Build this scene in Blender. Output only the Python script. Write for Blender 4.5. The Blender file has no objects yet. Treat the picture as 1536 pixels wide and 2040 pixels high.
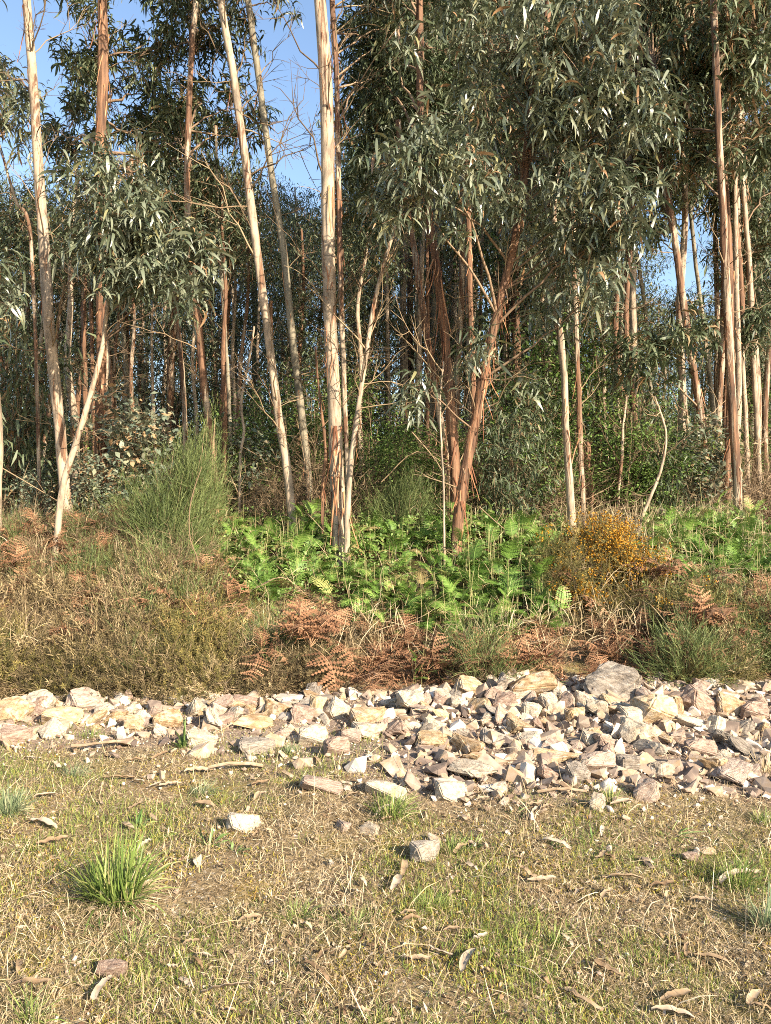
import bpy, bmesh, math, random
import numpy as np
from mathutils import Vector, noise as mnoise
random.seed(11); rng = np.random.default_rng(11)
R = math.radians
S = bpy.context.scene
C = S.collection

# ------------------------------------------------------------ camera, sky, sun, exposure
F, CX, HY, CH = 1530.0, 768.0, 1000.0, 1.6          # focal length in photo pixels, horizon row, eye height
cam_d = bpy.data.cameras.new('camera'); cam = bpy.data.objects.new('camera', cam_d); C.objects.link(cam)
cam.location = (0, 0, CH); cam.rotation_euler = (R(90), 0, 0)
cam_d.sensor_fit = 'HORIZONTAL'; cam_d.sensor_width = 36.0; cam_d.lens = 36.0*F/1536.0
cam_d.shift_y = -20/1536.0; cam_d.clip_end = 2000; cam_d.clip_start = .05
S.camera = cam
SUN_EL, SUN_AZ = R(27), R(138)                         # azimuth clockwise from +Y: behind the camera, to the right
w = bpy.data.worlds.new('World'); S.world = w; w.use_nodes = True
nt = w.node_tree; nt.nodes.clear()
sky = nt.nodes.new('ShaderNodeTexSky'); sky.sky_type = 'NISHITA'; sky.sun_disc = False
sky.sun_elevation = SUN_EL; sky.sun_rotation = SUN_AZ; sky.air_density = 1.0; sky.dust_density = 1.0; sky.ozone_density = 1.3
bg = nt.nodes.new('ShaderNodeBackground'); bg.inputs[1].default_value = 0.108
wo = nt.nodes.new('ShaderNodeOutputWorld'); nt.links.new(sky.outputs[0], bg.inputs[0]); nt.links.new(bg.outputs[0], wo.inputs[0])
sd = bpy.data.lights.new('sun', 'SUN'); sd.energy = 4.9; sd.angle = R(0.5); sd.color = (1.0, 0.875, 0.715)
sun = bpy.data.objects.new('sun', sd); C.objects.link(sun)
sv = Vector((math.sin(SUN_AZ)*math.cos(SUN_EL), math.cos(SUN_AZ)*math.cos(SUN_EL), math.sin(SUN_EL)))
sun.rotation_euler = (-sv).to_track_quat('-Z', 'Y').to_euler(); sun.location = (4, -6, 12)
vs = S.view_settings; vs.view_transform = 'Standard'; vs.look = 'None'; vs.gamma = 1; vs.use_curve_mapping = False; vs.exposure = 1.5
S.cycles.max_bounces = 5; S.cycles.diffuse_bounces = 3; S.cycles.glossy_bounces = 2; S.cycles.transmission_bounces = 3; S.cycles.adaptive_threshold = .015; S.cycles.use_denoising = False; S.cycles.filter_width = 1.0

# ------------------------------------------------------------ terrain and pixel helpers
def ss(a, b, x):
    t = np.clip((np.asarray(x, float)-a)/(b-a), 0, 1); return t*t*(3-2*t)
def gz(x, y):
    x = np.asarray(x, float); y = np.asarray(y, float)
    z = 0.018*np.sin(1.7*x+.6)*np.cos(1.3*y+.4) + .012*np.sin(4.1*x-2.3*y) + .006*np.sin(9*x+5*y)*np.sin(7*y-3*x)
    z = z + .10*ss(4.6, 6.3, y)*ss(-1.2, 1.5, x)
    z = z + 1.0*ss(6.35, 9.7, y) + .04*ss(-.4, -2.6, x)*ss(6.4, 8.4, y)
    z = z + .006*np.clip(y-9.7, 0, 80) + .05*np.sin(.8*x+.3*y)*ss(7, 12, y)
    return z
def W(px, py, d): return np.array([(px-CX)/F*d, d, CH-(py-HY)/F*d])
def G(px, py, dmax=60.0):                              # where the line of sight through a photo pixel meets the terrain
    d = 1.6; p = W(px, py, d)
    while d < dmax:
        p = W(px, py, d)
        if p[2] <= gz(p[0], p[1]): break
        d += .02
    p[2] = float(gz(p[0], p[1])); return p

# ------------------------------------------------------------ mesh builder
class MB:
    def __init__(s): s.V = []; s.Q = []; s.T = []; s.A = []; s.n = 0
    def add(s, v, q=None, t=None, a=.5):
        v = np.asarray(v, np.float32).reshape(-1, 3)
        if q is not None and len(q): s.Q.append(np.asarray(q, np.int32).reshape(-1, 4)+s.n)
        if t is not None and len(t): s.T.append(np.asarray(t, np.int32).reshape(-1, 3)+s.n)
        s.V.append(v); s.A.append(np.broadcast_to(np.asarray(a, np.float32), (len(v),))); s.n += len(v)
    def mesh(s, name, mat, smooth=True, off=(0, 0, 0)):
        V = np.concatenate(s.V)-np.asarray(off, np.float32); A = np.concatenate(s.A)
        Q = np.concatenate(s.Q) if s.Q else np.zeros((0, 4), np.int32)
        T = np.concatenate(s.T) if s.T else np.zeros((0, 3), np.int32)
        me = bpy.data.meshes.new(name)
        me.vertices.add(len(V)); me.vertices.foreach_set('co', V.astype(np.float32).ravel())
        nl = Q.size+T.size; me.loops.add(nl)
        me.loops.foreach_set('vertex_index', np.concatenate([Q.ravel(), T.ravel()]).astype(np.int32))
        me.polygons.add(len(Q)+len(T))
        ls = np.concatenate([np.arange(len(Q))*4, len(Q)*4+np.arange(len(T))*3]).astype(np.int32)
        me.polygons.foreach_set('loop_start', ls)
        at = me.attributes.new('t', 'FLOAT', 'POINT'); at.data.foreach_set('value', A.astype(np.float32))
        me.update(calc_edges=True)
        me.polygons.foreach_set('use_smooth', np.full(len(me.polygons), bool(smooth)))
        me.materials.append(mat); return me
    def build(s, name, mat, parent=None, smooth=True, off=(0, 0, 0)):
        return link(name, s.mesh(name, mat, smooth, off), parent)
def link(name, me, parent=None):
    o = bpy.data.objects.new(name, me); C.objects.link(o)
    if parent is not None: o.parent = parent
    return o
def tag(o, label=None, cat=None, group=None, kind=None):
    if label: o['label'] = label
    if cat: o['category'] = cat
    if group: o['group'] = group
    if kind: o['kind'] = kind
    return o
def empty(name, loc=(0, 0, 0), rz=0, sc=1.0):
    o = bpy.data.objects.new(name, None); C.objects.link(o); o.location = loc; o.rotation_euler = (0, 0, rz)
    o.scale = (sc, sc, sc) if np.isscalar(sc) else sc; o.empty_display_size = .1; return o
def copy_tree(o, parent=None):
    c = o.copy(); C.objects.link(c); c.parent = parent
    for ch in KIDS.get(o.name, []): copy_tree(ch, c)
    return c
KIDS = {}
def kid(name, me, parent):
    o = link(name, me, parent); KIDS.setdefault(parent.name, []).append(o); return o

def rot(yaw, pitch, roll):
    yaw, pitch, roll = np.broadcast_arrays(*[np.asarray(a, float) for a in (yaw, pitch, roll)])
    cy, sy, cp, sp, cr, sr = np.cos(yaw), np.sin(yaw), np.cos(pitch), np.sin(pitch), np.cos(roll), np.sin(roll)
    M = np.empty(yaw.shape+(3, 3))
    M[..., 0, 0] = cy*cp; M[..., 0, 1] = cy*sp*sr-sy*cr; M[..., 0, 2] = cy*sp*cr+sy*sr
    M[..., 1, 0] = sy*cp; M[..., 1, 1] = sy*sp*sr+cy*cr; M[..., 1, 2] = sy*sp*cr-cy*sr
    M[..., 2, 0] = -sp;   M[..., 2, 1] = cp*sr;          M[..., 2, 2] = cp*cr
    return M
def frame(zdir, roll):                                 # matrices whose local Z is zdir
    z = zdir/np.maximum(np.linalg.norm(zdir, axis=-1, keepdims=True), 1e-9)
    ref = np.where(np.abs(z[..., 2:3]) > .95, np.array([1., 0, 0]), np.array([0, 0, 1.]))
    x = np.cross(ref, z); x /= np.linalg.norm(x, axis=-1, keepdims=True); y = np.cross(z, x)
    c, s_ = np.cos(roll)[..., None], np.sin(roll)[..., None]
    return np.stack([x*c+y*s_, -x*s_+y*c, z], axis=-1)
def scatter(mb, tv, tq, tt, pos, M, scale, var=None, a=.5):
    """tv (K,V,3) template variants; tq quads and tt tris shared"""
    tv = np.asarray(tv, np.float32); N = len(pos)
    if N == 0: return
    if var is None: var = rng.integers(0, len(tv), N)
    sc = np.asarray(scale, float); sc = sc[:, None, None] if sc.ndim == 1 else sc[:, None, :]
    P = np.einsum('nij,nvj->nvi', M, tv[var]*sc)+np.asarray(pos)[:, None, :]
    nv = tv.shape[1]; offs = (np.arange(N)*nv)[:, None, None]
    q = (np.asarray(tq)[None]+offs).reshape(-1, 4) if tq is not None and len(tq) else None
    t = (np.asarray(tt)[None]+offs).reshape(-1, 3) if tt is not None and len(tt) else None
    A = np.repeat(np.broadcast_to(np.asarray(a, np.float32), (N,)), nv)
    mb.add(P.reshape(-1, 3), q, t, A)
def catmull(P, n):
    P = np.asarray(P, float)
    if len(P) < 3: 
        t = np.linspace(0, 1, n)[:, None]; return P[0]*(1-t)+P[-1]*t
    E = np.vstack([2*P[0]-P[1], P, 2*P[-1]-P[-2]]); out = []
    u = np.linspace(0, len(P)-1-1e-6, n)
    for k in u:
        i = int(k); f = k-i; a, b, c, d = E[i], E[i+1], E[i+2], E[i+3]
        out.append(.5*((2*b)+(-a+c)*f+(2*a-5*b+4*c-d)*f*f+(-a+3*b-3*c+d)*f**3))
    return np.array(out)
def tube(mb, P, r, k=3, a=.5, jit=0.0, cap=False, ridge=0.0):
    P = np.asarray(P, float); n = len(P); r = np.broadcast_to(np.asarray(r, float), (n,))
    Tn = np.gradient(P, axis=0); Tn /= np.maximum(np.linalg.norm(Tn, axis=1, keepdims=True), 1e-9)
    ref = np.array([0, 0, 1.]) if abs(Tn[:, 2]).mean() < .7 else np.array([1., 0, 0])
    X = np.cross(Tn, ref); X /= np.maximum(np.linalg.norm(X, axis=1, keepdims=True), 1e-9); Y = np.cross(Tn, X)
    an = np.arange(k)*2*math.pi/k
    rr = r[:, None]*(1+(rng.normal(0, jit, (n, k)) if jit else 0))
    if ridge: rr = rr*(1+ridge*(rng.normal(0, 1, (1, k))+.7*np.repeat(rng.normal(0, 1, ((n+3)//4, k)), 4, 0)[:n]))
    V = P[:, None, :]+rr[..., None]*(np.cos(an)[None, :, None]*X[:, None, :]+np.sin(an)[None, :, None]*Y[:, None, :])
    i = np.arange(n-1)[:, None]; j = np.arange(k)[None]
    q = np.stack([i*k+j, i*k+(j+1) % k, (i+1)*k+(j+1) % k, (i+1)*k+j], -1).reshape(-1, 4)
    V = V.reshape(-1, 3); t = None
    if cap:
        V = np.vstack([V, P[-1:]]); t = np.array([[(n-1)*k+m, (n-1)*k+(m+1) % k, n*k] for m in range(k)])
    mb.add(V, q, t, a)

# ------------------------------------------------------------ materials
def ramp_mat(name, stops, rough=.6, transl=0.0, spec=.3, objvar=.0, nscale=None, tw=1.0, sheen=0):
    """colour from the per-leaf value t, a little noise and a little per-object shift"""
    m = bpy.data.materials.new(name); m.use_nodes = True; n = m.node_tree.nodes; l = m.node_tree.links
    b = n['Principled BSDF']; b.inputs['Roughness'].default_value = rough; b.inputs['Specular IOR Level'].default_value = spec
    at = n.new('ShaderNodeAttribute'); at.attribute_name = 't'
    fac = at.outputs['Fac']
    if objvar:
        oi = n.new('ShaderNodeObjectInfo'); ma = n.new('ShaderNodeMath'); ma.operation = 'MULTIPLY_ADD'
        sb = n.new('ShaderNodeMath'); sb.operation = 'SUBTRACT'; l.new(oi.outputs['Random'], sb.inputs[0]); sb.inputs[1].default_value = .5
        l.new(sb.outputs[0], ma.inputs[0]); ma.inputs[1].default_value = objvar; l.new(fac, ma.inputs[2]); fac = ma.outputs[0]
    if nscale:
        tc = n.new('ShaderNodeTexCoord'); nz = n.new('ShaderNodeTexNoise'); nz.inputs['Scale'].default_value = nscale; nz.inputs['Detail'].default_value = 3
        l.new(tc.outputs['Object'], nz.inputs['Vector'])
        ma = n.new('ShaderNodeMath'); ma.operation = 'MULTIPLY_ADD'; sb = n.new('ShaderNodeMath'); sb.operation = 'SUBTRACT'
        l.new(nz.outputs['Fac'], sb.inputs[0]); sb.inputs[1].default_value = .5
        l.new(sb.outputs[0], ma.inputs[0]); ma.inputs[1].default_value = .8; l.new(fac, ma.inputs[2]); fac = ma.outputs[0]
    cr = n.new('ShaderNodeValToRGB'); e = cr.color_ramp.elements
    while len(e) < len(stops): e.new(.5)
    for k, (p, c) in enumerate(stops): e[k].position = p; e[k].color = (*c, 1)
    l.new(fac, cr.inputs[0]); l.new(cr.outputs[0], b.inputs['Base Color'])
    if transl:
        tr = n.new('ShaderNodeBsdfTranslucent'); mx = n.new('ShaderNodeMixShader'); mx.inputs[0].default_value = transl
        l.new(cr.outputs[0], tr.inputs[0]); l.new(b.outputs[0], mx.inputs[1]); l.new(tr.outputs[0], mx.inputs[2])
        l.new(mx.outputs[0], n['Material Output'].inputs['Surface'])
    return m
def bark_mat(name, red, pale=(.37, .285, .195), grey=(.19, .15, .105), rust=(.145, .078, .043), dark=(.05, .026, .016)):
    m = bpy.data.materials.new(name); m.use_nodes = True; n = m.node_tree.nodes; l = m.node_tree.links
    b = n['Principled BSDF']; b.inputs['Roughness'].default_value = .75; b.inputs['Specular IOR Level'].default_value = .25
    tc = n.new('ShaderNodeTexCoord'); oi = n.new('ShaderNodeObjectInfo')
    ad = n.new('ShaderNodeVectorMath'); ad.operation = 'ADD'; l.new(tc.outputs['Object'], ad.inputs[0])
    sc = n.new('ShaderNodeVectorMath'); sc.operation = 'SCALE'; sc.inputs[3].default_value = 37.0
    cb = n.new('ShaderNodeCombineXYZ'); 
    for k in range(3): l.new(oi.outputs['Random'], cb.inputs[k])
    l.new(cb.outputs[0], sc.inputs[0]); l.new(sc.outputs[0], ad.inputs[1])
    def noise(sx, sz, det, dist=0.0):
        mp = n.new('ShaderNodeMapping'); mp.inputs['Scale'].default_value = (sx, sx, sz); l.new(ad.outputs[0], mp.inputs[0])
        z = n.new('ShaderNodeTexNoise'); z.inputs['Scale'].default_value = 1; z.inputs['Detail'].default_value = det; z.inputs['Distortion'].default_value = dist
        z.inputs['Roughness'].default_value = .65
        l.new(mp.outputs[0], z.inputs['Vector']); return z.outputs['Fac']
    def ramp(src, stops):
        cr = n.new('ShaderNodeValToRGB'); e = cr.color_ramp.elements
        while len(e) < len(stops): e.new(.5)
        for k, (p, c) in enumerate(stops): e[k].position = p; e[k].color = (*c, 1) if len(c) == 3 else c
        l.new(src, cr.inputs[0]); return cr.outputs[0]
    def mix(f, a, c):
        x = n.new('ShaderNodeMix'); x.data_type = 'RGBA'; l.new(f, x.inputs[0]); l.new(a, x.inputs[6]); l.new(c, x.inputs[7]); return x.outputs[2]
    fine = noise(26, 1.6, 5, .3); patch = noise(7, .9, 6, .8); blotch = noise(14, 4, 4); ring = noise(3, 26, 3)
    p1 = ramp(blotch, [(.38, grey), (.53, pale), (.75, tuple(min(1, c*1.22) for c in pale))])
    r1 = ramp(fine, [(.34, dark), (.5, rust), (.68, tuple(min(1, c*1.9) for c in rust))])
    th = .70-.42*red
    f1 = ramp(patch, [(max(0, th-.025), (0, 0, 0)), (th+.025, (1, 1, 1))])
    base = mix(f1, p1, r1)
    knot = ramp(ring, [(.30, (1, 1, 1)), (.34, (0, 0, 0))])
    dk = n.new('ShaderNodeRGB'); dk.outputs[0].default_value = (*[c*.6 for c in grey], 1)
    kf = n.new('ShaderNodeMath'); kf.operation = 'MULTIPLY'; l.new(knot, kf.inputs[0]); kf.inputs[1].default_value = .5
    base = mix(kf.outputs[0], base, dk.outputs[0])
    l.new(base, b.inputs['Base Color'])
    hs = n.new('ShaderNodeMath'); hs.operation = 'MULTIPLY_ADD'; l.new(f1, hs.inputs[0]); hs.inputs[1].default_value = .7; l.new(fine, hs.inputs[2])
    bp = n.new('ShaderNodeBump'); bp.inputs['Strength'].default_value = .55+.3*red; bp.inputs['Distance'].default_value = .012
    l.new(hs.outputs[0], bp.inputs['Height']); l.new(bp.outputs[0], b.inputs['Normal'])
    return m
def noise_mat(name, cols, scale, rough=.9, bump=.3, bdist=.01, bscale=60, objvar=0, spec=.2, stain=None, stretch=(1, 1, 1), attr=False):
    """noise-coloured surface; cols = ramp stops; optional stain colour in broad patches, per-object offset"""
    m = bpy.data.materials.new(name); m.use_nodes = True; n = m.node_tree.nodes; l = m.node_tree.links
    b = n['Principled BSDF']; b.inputs['Roughness'].default_value = rough; b.inputs['Specular IOR Level'].default_value = spec
    tc = n.new('ShaderNodeTexCoord'); oi = n.new('ShaderNodeObjectInfo')
    v = tc.outputs['Object']
    sc = n.new('ShaderNodeVectorMath'); sc.operation = 'SCALE'; sc.inputs[3].default_value = 23.0
    l.new(oi.outputs['Location'], sc.inputs[0])
    ad = n.new('ShaderNodeVectorMath'); ad.operation = 'ADD'; l.new(v, ad.inputs[0]); l.new(sc.outputs[0], ad.inputs[1])
    mp = n.new('ShaderNodeMapping'); mp.inputs['Scale'].default_value = stretch; l.new(ad.outputs[0], mp.inputs[0]); v = mp.outputs[0]
    def noise(s_, det=6, rg=.62):
        z = n.new('ShaderNodeTexNoise'); z.inputs['Scale'].default_value = s_; z.inputs['Detail'].default_value = det; z.inputs['Roughness'].default_value = rg
        l.new(v, z.inputs['Vector']); return z.outputs['Fac']
    fac = noise(scale)
    if objvar:
        ma = n.new('ShaderNodeMath'); ma.operation = 'MULTIPLY_ADD'; sb = n.new('ShaderNodeMath'); sb.operation = 'SUBTRACT'
        l.new(oi.outputs['Random'], sb.inputs[0]); sb.inputs[1].default_value = .5
        l.new(sb.outputs[0], ma.inputs[0]); ma.inputs[1].default_value = objvar; l.new(fac, ma.inputs[2]); fac = ma.outputs[0]
    cr = n.new('ShaderNodeValToRGB'); e = cr.color_ramp.elements
    while len(e) < len(cols): e.new(.5)
    for k, (p, c) in enumerate(cols): e[k].position = p; e[k].color = (*c, 1)
    l.new(fac, cr.inputs[0]); col = cr.outputs[0]
    if stain:
        for (sc_, th, c, amt) in stain:
            f = noise(sc_, 5); r2 = n.new('ShaderNodeValToRGB'); r2.color_ramp.elements[0].position = th-.06; r2.color_ramp.elements[1].position = th+.08
            r2.color_ramp.elements[1].color = (amt, amt, amt, 1); l.new(f, r2.inputs[0])
            x = n.new('ShaderNodeMix'); x.data_type = 'RGBA'; l.new(r2.outputs[0], x.inputs[0]); l.new(col, x.inputs[6]); x.inputs[7].default_value = (*c, 1); col = x.outputs[2]
    if attr:
        at = n.new('ShaderNodeAttribute'); at.attribute_name = 't'; r3 = n.new('ShaderNodeValToRGB'); e3 = r3.color_ramp.elements
        e3[0].position = .3; e3[0].color = (.17, .115, .08, 1); e3[1].position = .75; e3[1].color = (.40, .31, .23, 1); l.new(noise(26, 8, .8), r3.inputs[0])
        x = n.new('ShaderNodeMix'); x.data_type = 'RGBA'; l.new(at.outputs['Fac'], x.inputs[0]); l.new(col, x.inputs[6]); l.new(r3.outputs[0], x.inputs[7]); col = x.outputs[2]
    l.new(col, b.inputs['Base Color'])
    bp = n.new('ShaderNodeBump'); bp.inputs['Strength'].default_value = bump; bp.inputs['Distance'].default_value = bdist
    l.new(noise(bscale, 8), bp.inputs['Height']); l.new(bp.outputs[0], b.inputs['Normal'])
    return m

M = {}
M['ground'] = noise_mat('dry_soil', [(.25, (.10, .065, .03)), (.45, (.20, .14, .07)), (.6, (.29, .21, .11)), (.8, (.37, .29, .18))], 9, bump=.9, bdist=.03, bscale=45, attr=True,
                        stain=[(1.3, .56, (.20, .18, .05), .75), (2.6, .62, (.33, .19, .06), .6), (55, .62, (.62, .54, .42), .8), (60, .66, (.10, .07, .04), .7)])
M['leaf'] = ramp_mat('eucalyptus_leaf', [(0, (.055, .075, .038)), (.45, (.13, .15, .092)), (.8, (.225, .24, .16)), (.93, (.21, .20, .09)), (1, (.34, .20, .10))], rough=.36, transl=.16, spec=.6)
M['leaf_mid'] = ramp_mat('eucalyptus_leaf_deep', [(0, (.048, .068, .034)), (.5, (.105, .13, .064)), (.86, (.16, .18, .095)), (.94, (.22, .15, .07)), (1, (.30, .18, .09))], rough=.5, transl=.15, spec=.35, objvar=.25)
M['leaf_far'] = ramp_mat('eucalyptus_leaf_far', [(0, (.055, .078, .042)), (.5, (.105, .13, .075)), (.9, (.16, .175, .10)), (1, (.25, .18, .10))], rough=.6, transl=.15, spec=.2, objvar=.3)
M['leaf_juv'] = ramp_mat('juvenile_leaf', [(0, (.09, .125, .085)), (.5, (.18, .205, .14)), (.85, (.26, .25, .15)), (1, (.36, .23, .12))], rough=.5, transl=.15, objvar=.2)
M['leaf_green'] = ramp_mat('broadleaf_green', [(0, (.06, .105, .026)), (.5, (.13, .215, .05)), (1, (.23, .31, .085))], rough=.45, transl=.3, objvar=.2)
M['twig'] = ramp_mat('dry_twig', [(0, (.055, .036, .02)), (.5, (.155, .105, .058)), (1, (.31, .225, .13))], rough=.85, objvar=.3)
M['limb'] = ramp_mat('limb_bark', [(0, (.10, .06, .036)), (.5, (.19, .125, .075)), (1, (.30, .21, .13))], rough=.8, objvar=.3)
M['strip'] = ramp_mat('peeling_bark', [(0, (.13, .05, .025)), (.5, (.30, .13, .06)), (.8, (.42, .22, .11)), (1, (.50, .36, .22))], rough=.8)
M['pale'] = bark_mat('pale_gum_bark', .25); M['mixed'] = bark_mat('half_peeled_bark', .50); M['red'] = bark_mat('stringy_red_bark', .88, pale=(.27, .165, .095))
M['greybark'] = bark_mat('grey_gum_bark', .12, pale=(.22, .19, .13), grey=(.115, .10, .07))
M['heather'] = ramp_mat('heather_twig', [(0, (.030, .024, .010)), (.4, (.11, .082, .036)), (.7, (.195, .145, .066)), (1, (.38, .285, .15))], rough=.85, objvar=.6)
M['olive'] = ramp_mat('olive_scrub', [(0, (.05, .046, .014)), (.5, (.135, .115, .032)), (.85, (.23, .18, .05)), (1, (.38, .27, .10))], rough=.8, objvar=.3)
M['rust'] = ramp_mat('dead_bracken', [(0, (.08, .036, .018)), (.5, (.21, .105, .052)), (1, (.40, .24, .13))], rough=.85, objvar=.3)
M['straw'] = ramp_mat('straw', [(0, (.10, .07, .035)), (.35, (.26, .19, .10)), (.75, (.47, .37, .215)), (1, (.62, .51, .34))], rough=.8, transl=.1)
M['grass'] = ramp_mat('green_grass', [(0, (.06, .09, .02)), (.4, (.15, .215, .04)), (.75, (.28, .32, .065)), (1, (.44, .39, .11))], rough=.55, transl=.25)
M['tuft'] = ramp_mat('tuft_blade', [(0, (.08, .13, .03)), (.45, (.18, .25, .055)), (.75, (.30, .35, .10)), (.9, (.42, .37, .16)), (1, (.50, .40, .22))], rough=.5, transl=.25, objvar=.2)
M['bluetuft'] = ramp_mat('grey_green_blade', [(0, (.10, .14, .07)), (.5, (.20, .25, .12)), (1, (.40, .38, .22))], rough=.6, transl=.2)
M['moss'] = ramp_mat('moss', [(0, (.13, .13, .02)), (.5, (.29, .25, .04)), (.85, (.38, .27, .05)), (1, (.42, .22, .05))], rough=.9)
M['weed'] = ramp_mat('weed_leaf', [(0, (.06, .12, .03)), (.5, (.15, .23, .06)), (1, (.28, .33, .12))], rough=.5, transl=.2, objvar=.2)
M['fern'] = ramp_mat('bracken_green', [(0, (.05, .10, .018)), (.5, (.135, .24, .042)), (.85, (.23, .34, .075)), (1, (.36, .28, .12))], rough=.5, transl=.25, objvar=.35)
M['stalk'] = ramp_mat('fern_stalk', [(0, (.20, .24, .07)), (1, (.36, .32, .14))], rough=.6)
M['broom'] = ramp_mat('broom_green', [(0, (.045, .065, .02)), (.5, (.105, .14, .042)), (1, (.20, .23, .08))], rough=.6, transl=.12)
M['flower'] = ramp_mat('gorse_flower', [(0, (.30, .13, .015)), (.5, (.47, .24, .02)), (1, (.60, .35, .045))], rough=.6, transl=.2)
M['litter'] = ramp_mat('dry_leaf', [(0, (.09, .05, .025)), (.35, (.26, .17, .09)), (.7, (.36, .26, .155)), (1, (.46, .37, .26))], rough=.7, nscale=30, objvar=.6)
M['gravel'] = ramp_mat('gravel', [(0, (.15, .095, .06)), (.3, (.32, .23, .16)), (.7, (.48, .375, .275)), (1, (.62, .53, .43))], rough=.85)
M['rubble'] = ramp_mat('rubble_stone', [(0, (.10, .075, .06)), (.25, (.19, .14, .105)), (.45, (.34, .26, .19)), (.6, (.31, .215, .13)), (.75, (.45, .365, .275)), (1, (.62, .55, .46))], rough=.85, nscale=16)
rk = dict(bump=.8, bdist=.012, bscale=22)
M['rock_white'] = noise_mat('white_quartz', [(.3, (0.226, 0.170, 0.118)), (.45, (0.392, 0.326, 0.238)), (.62, (0.529, 0.460, 0.347)), (.8, (0.648, 0.590, 0.475))], 7, objvar=.15, stain=[(3.5, .60, (.36, .23, .12), .6), (11, .64, (.15, .12, .10), .7)], **rk)
M['rock_tan'] = noise_mat('ochre_stone', [(.3, (0.190, 0.117, 0.055)), (.45, (0.343, 0.233, 0.125)), (.6, (0.447, 0.335, 0.199)), (.8, (0.533, 0.442, 0.305))], 6, objvar=.2, stain=[(3, .56, (.44, .36, .28), .7), (9, .62, (.18, .12, .08), .6)], **rk)
M['rock_pink'] = noise_mat('pinkish_schist', [(.3, (0.188, 0.120, 0.083)), (.45, (0.320, 0.225, 0.164)), (.6, (0.432, 0.331, 0.251)), (.8, (0.508, 0.432, 0.342))], 6, objvar=.2, stain=[(4, .57, (.42, .34, .26), .7), (10, .6, (.17, .10, .08), .6)], stretch=(1, 1, 2.5), **rk)
M['rock_grey'] = noise_mat('grey_schist', [(.3, (0.112, 0.091, 0.068)), (.45, (0.233, 0.191, 0.145)), (.6, (0.355, 0.305, 0.236)), (.8, (0.486, 0.439, 0.354))], 6, objvar=.2, stain=[(3, .58, (.36, .29, .22), .6), (8, .62, (.50, .46, .41), .6)], stretch=(1, 1, 2.5), **rk)

# ------------------------------------------------------------ the ground
xs = np.concatenate([np.linspace(-90, -7, 40), np.linspace(-6.6, 6.6, 150), np.linspace(7, 90, 40)])
ys = np.concatenate([np.linspace(-14, 1.2, 14), np.linspace(1.4, 12, 160), np.linspace(12.5, 30, 36), np.linspace(34, 240, 24)])
X, Y = np.meshgrid(xs, ys); Z = gz(X, Y)
nz = np.array([[mnoise.noise((a*6, b*6, 0))*.012+mnoise.noise((a*17, b*17, 3))*.006 for a in xs] for b in ys])
mb = MB(); nx = len(xs); i, j = np.meshgrid(np.arange(len(ys)-1), np.arange(nx-1), indexing='ij')
q = np.stack([i*nx+j, i*nx+j+1, (i+1)*nx+j+1, (i+1)*nx+j], -1).reshape(-1, 4)
def ylo(x): return np.interp(x, [-4, -2.4, -1.5, -.7, -.2, .2, .8, 1.6, 3, 4], [4.9, 5.0, 5.05, 4.9, 4.5, 4.25, 4.2, 4.3, 4.4, 4.4])
def yhi(x): return np.interp(x, [-4, -1, 0, .6, 1.5, 3, 4], [6.25, 6.2, 6.25, 6.5, 6.45, 6.3, 6.3])
soil = ss(-.35, .25, Y-ylo(X)+nz*14)*(1-ss(-.1, .25, Y-yhi(X)))
mb.add(np.stack([X, Y, Z+nz], -1).reshape(-1, 3), q, None, soil.ravel())
tag(mb.build('ground', M['ground']), 'dry grassy ground rising to a wooded bank', kind='structure')

# ------------------------------------------------------------ leaf templates
def leaf_tpl(d0, d1, wid, fal, n=5, prof=.75):
    s = np.linspace(0, 1, n); a = R(d0)+(R(d1)-R(d0))*s; ds = 1/(n-1)
    x = np.concatenate([[0], np.cumsum(np.cos((a[1:]+a[:-1])/2)*ds)]); z = np.concatenate([[0], np.cumsum(np.sin((a[1:]+a[:-1])/2)*ds)])
    y = fal*s*s; w_ = wid*np.sin(math.pi*np.clip(s, .06, .985)**prof)**.9
    tw = .5*s
    L = np.stack([x-.5*w_*np.sin(tw)*.3, y+.5*w_, z+.25*w_*np.sin(tw*3)], -1); Rr = np.stack([x+.5*w_*np.sin(tw)*.3, y-.5*w_, z-.25*w_*np.sin(tw*3)], -1)
    return np.stack([L, Rr], 1).reshape(-1, 3)
def strip_q(n): return np.array([[2*k, 2*k+1, 2*k+3, 2*k+2] for k in range(n-1)])
LEAF = np.array([leaf_tpl(a, b, .135, f) for a, b, f in ((45, -75, .12), (25, -85, -.15), (10, -95, .1), (-15, -92, -.12), (-40, -88, .14), (-60, -100, -.1), (60, -55, .1))])
LQ = strip_q(5)
LEAFB = np.array([leaf_tpl(a, b, .16, f, 3) for a, b, f in ((20, -85, .15), (-20, -92, -.12), (-50, -88, .14), (-65, -100, -.15), (-5, -80, .1))]); LQB = strip_q(3)
LEAFB3 = np.array([leaf_tpl(a, b, .15, f, 4) for a, b, f in ((45, -75, .12), (25, -85, -.15), (10, -95, .1), (-15, -92, -.12), (-40, -88, .14), (-60, -100, -.1), (60, -55, .1))]); LQ4 = strip_q(4)
ROUND = np.array([leaf_tpl(a, b, .55, f, 3, .9) for a, b, f in ((20, -35, .05), (0, -60, -.05), (40, -10, .08), (-30, -70, 0))]); RQ = strip_q(3)
BLADE3 = np.array([leaf_tpl(a, b, .05, f, 3, .55) for a, b, f in ((85, 40, .05), (75, 5, .1), (80, 65, -.08), (60, -10, -.12), (88, 75, .04))])
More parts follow.
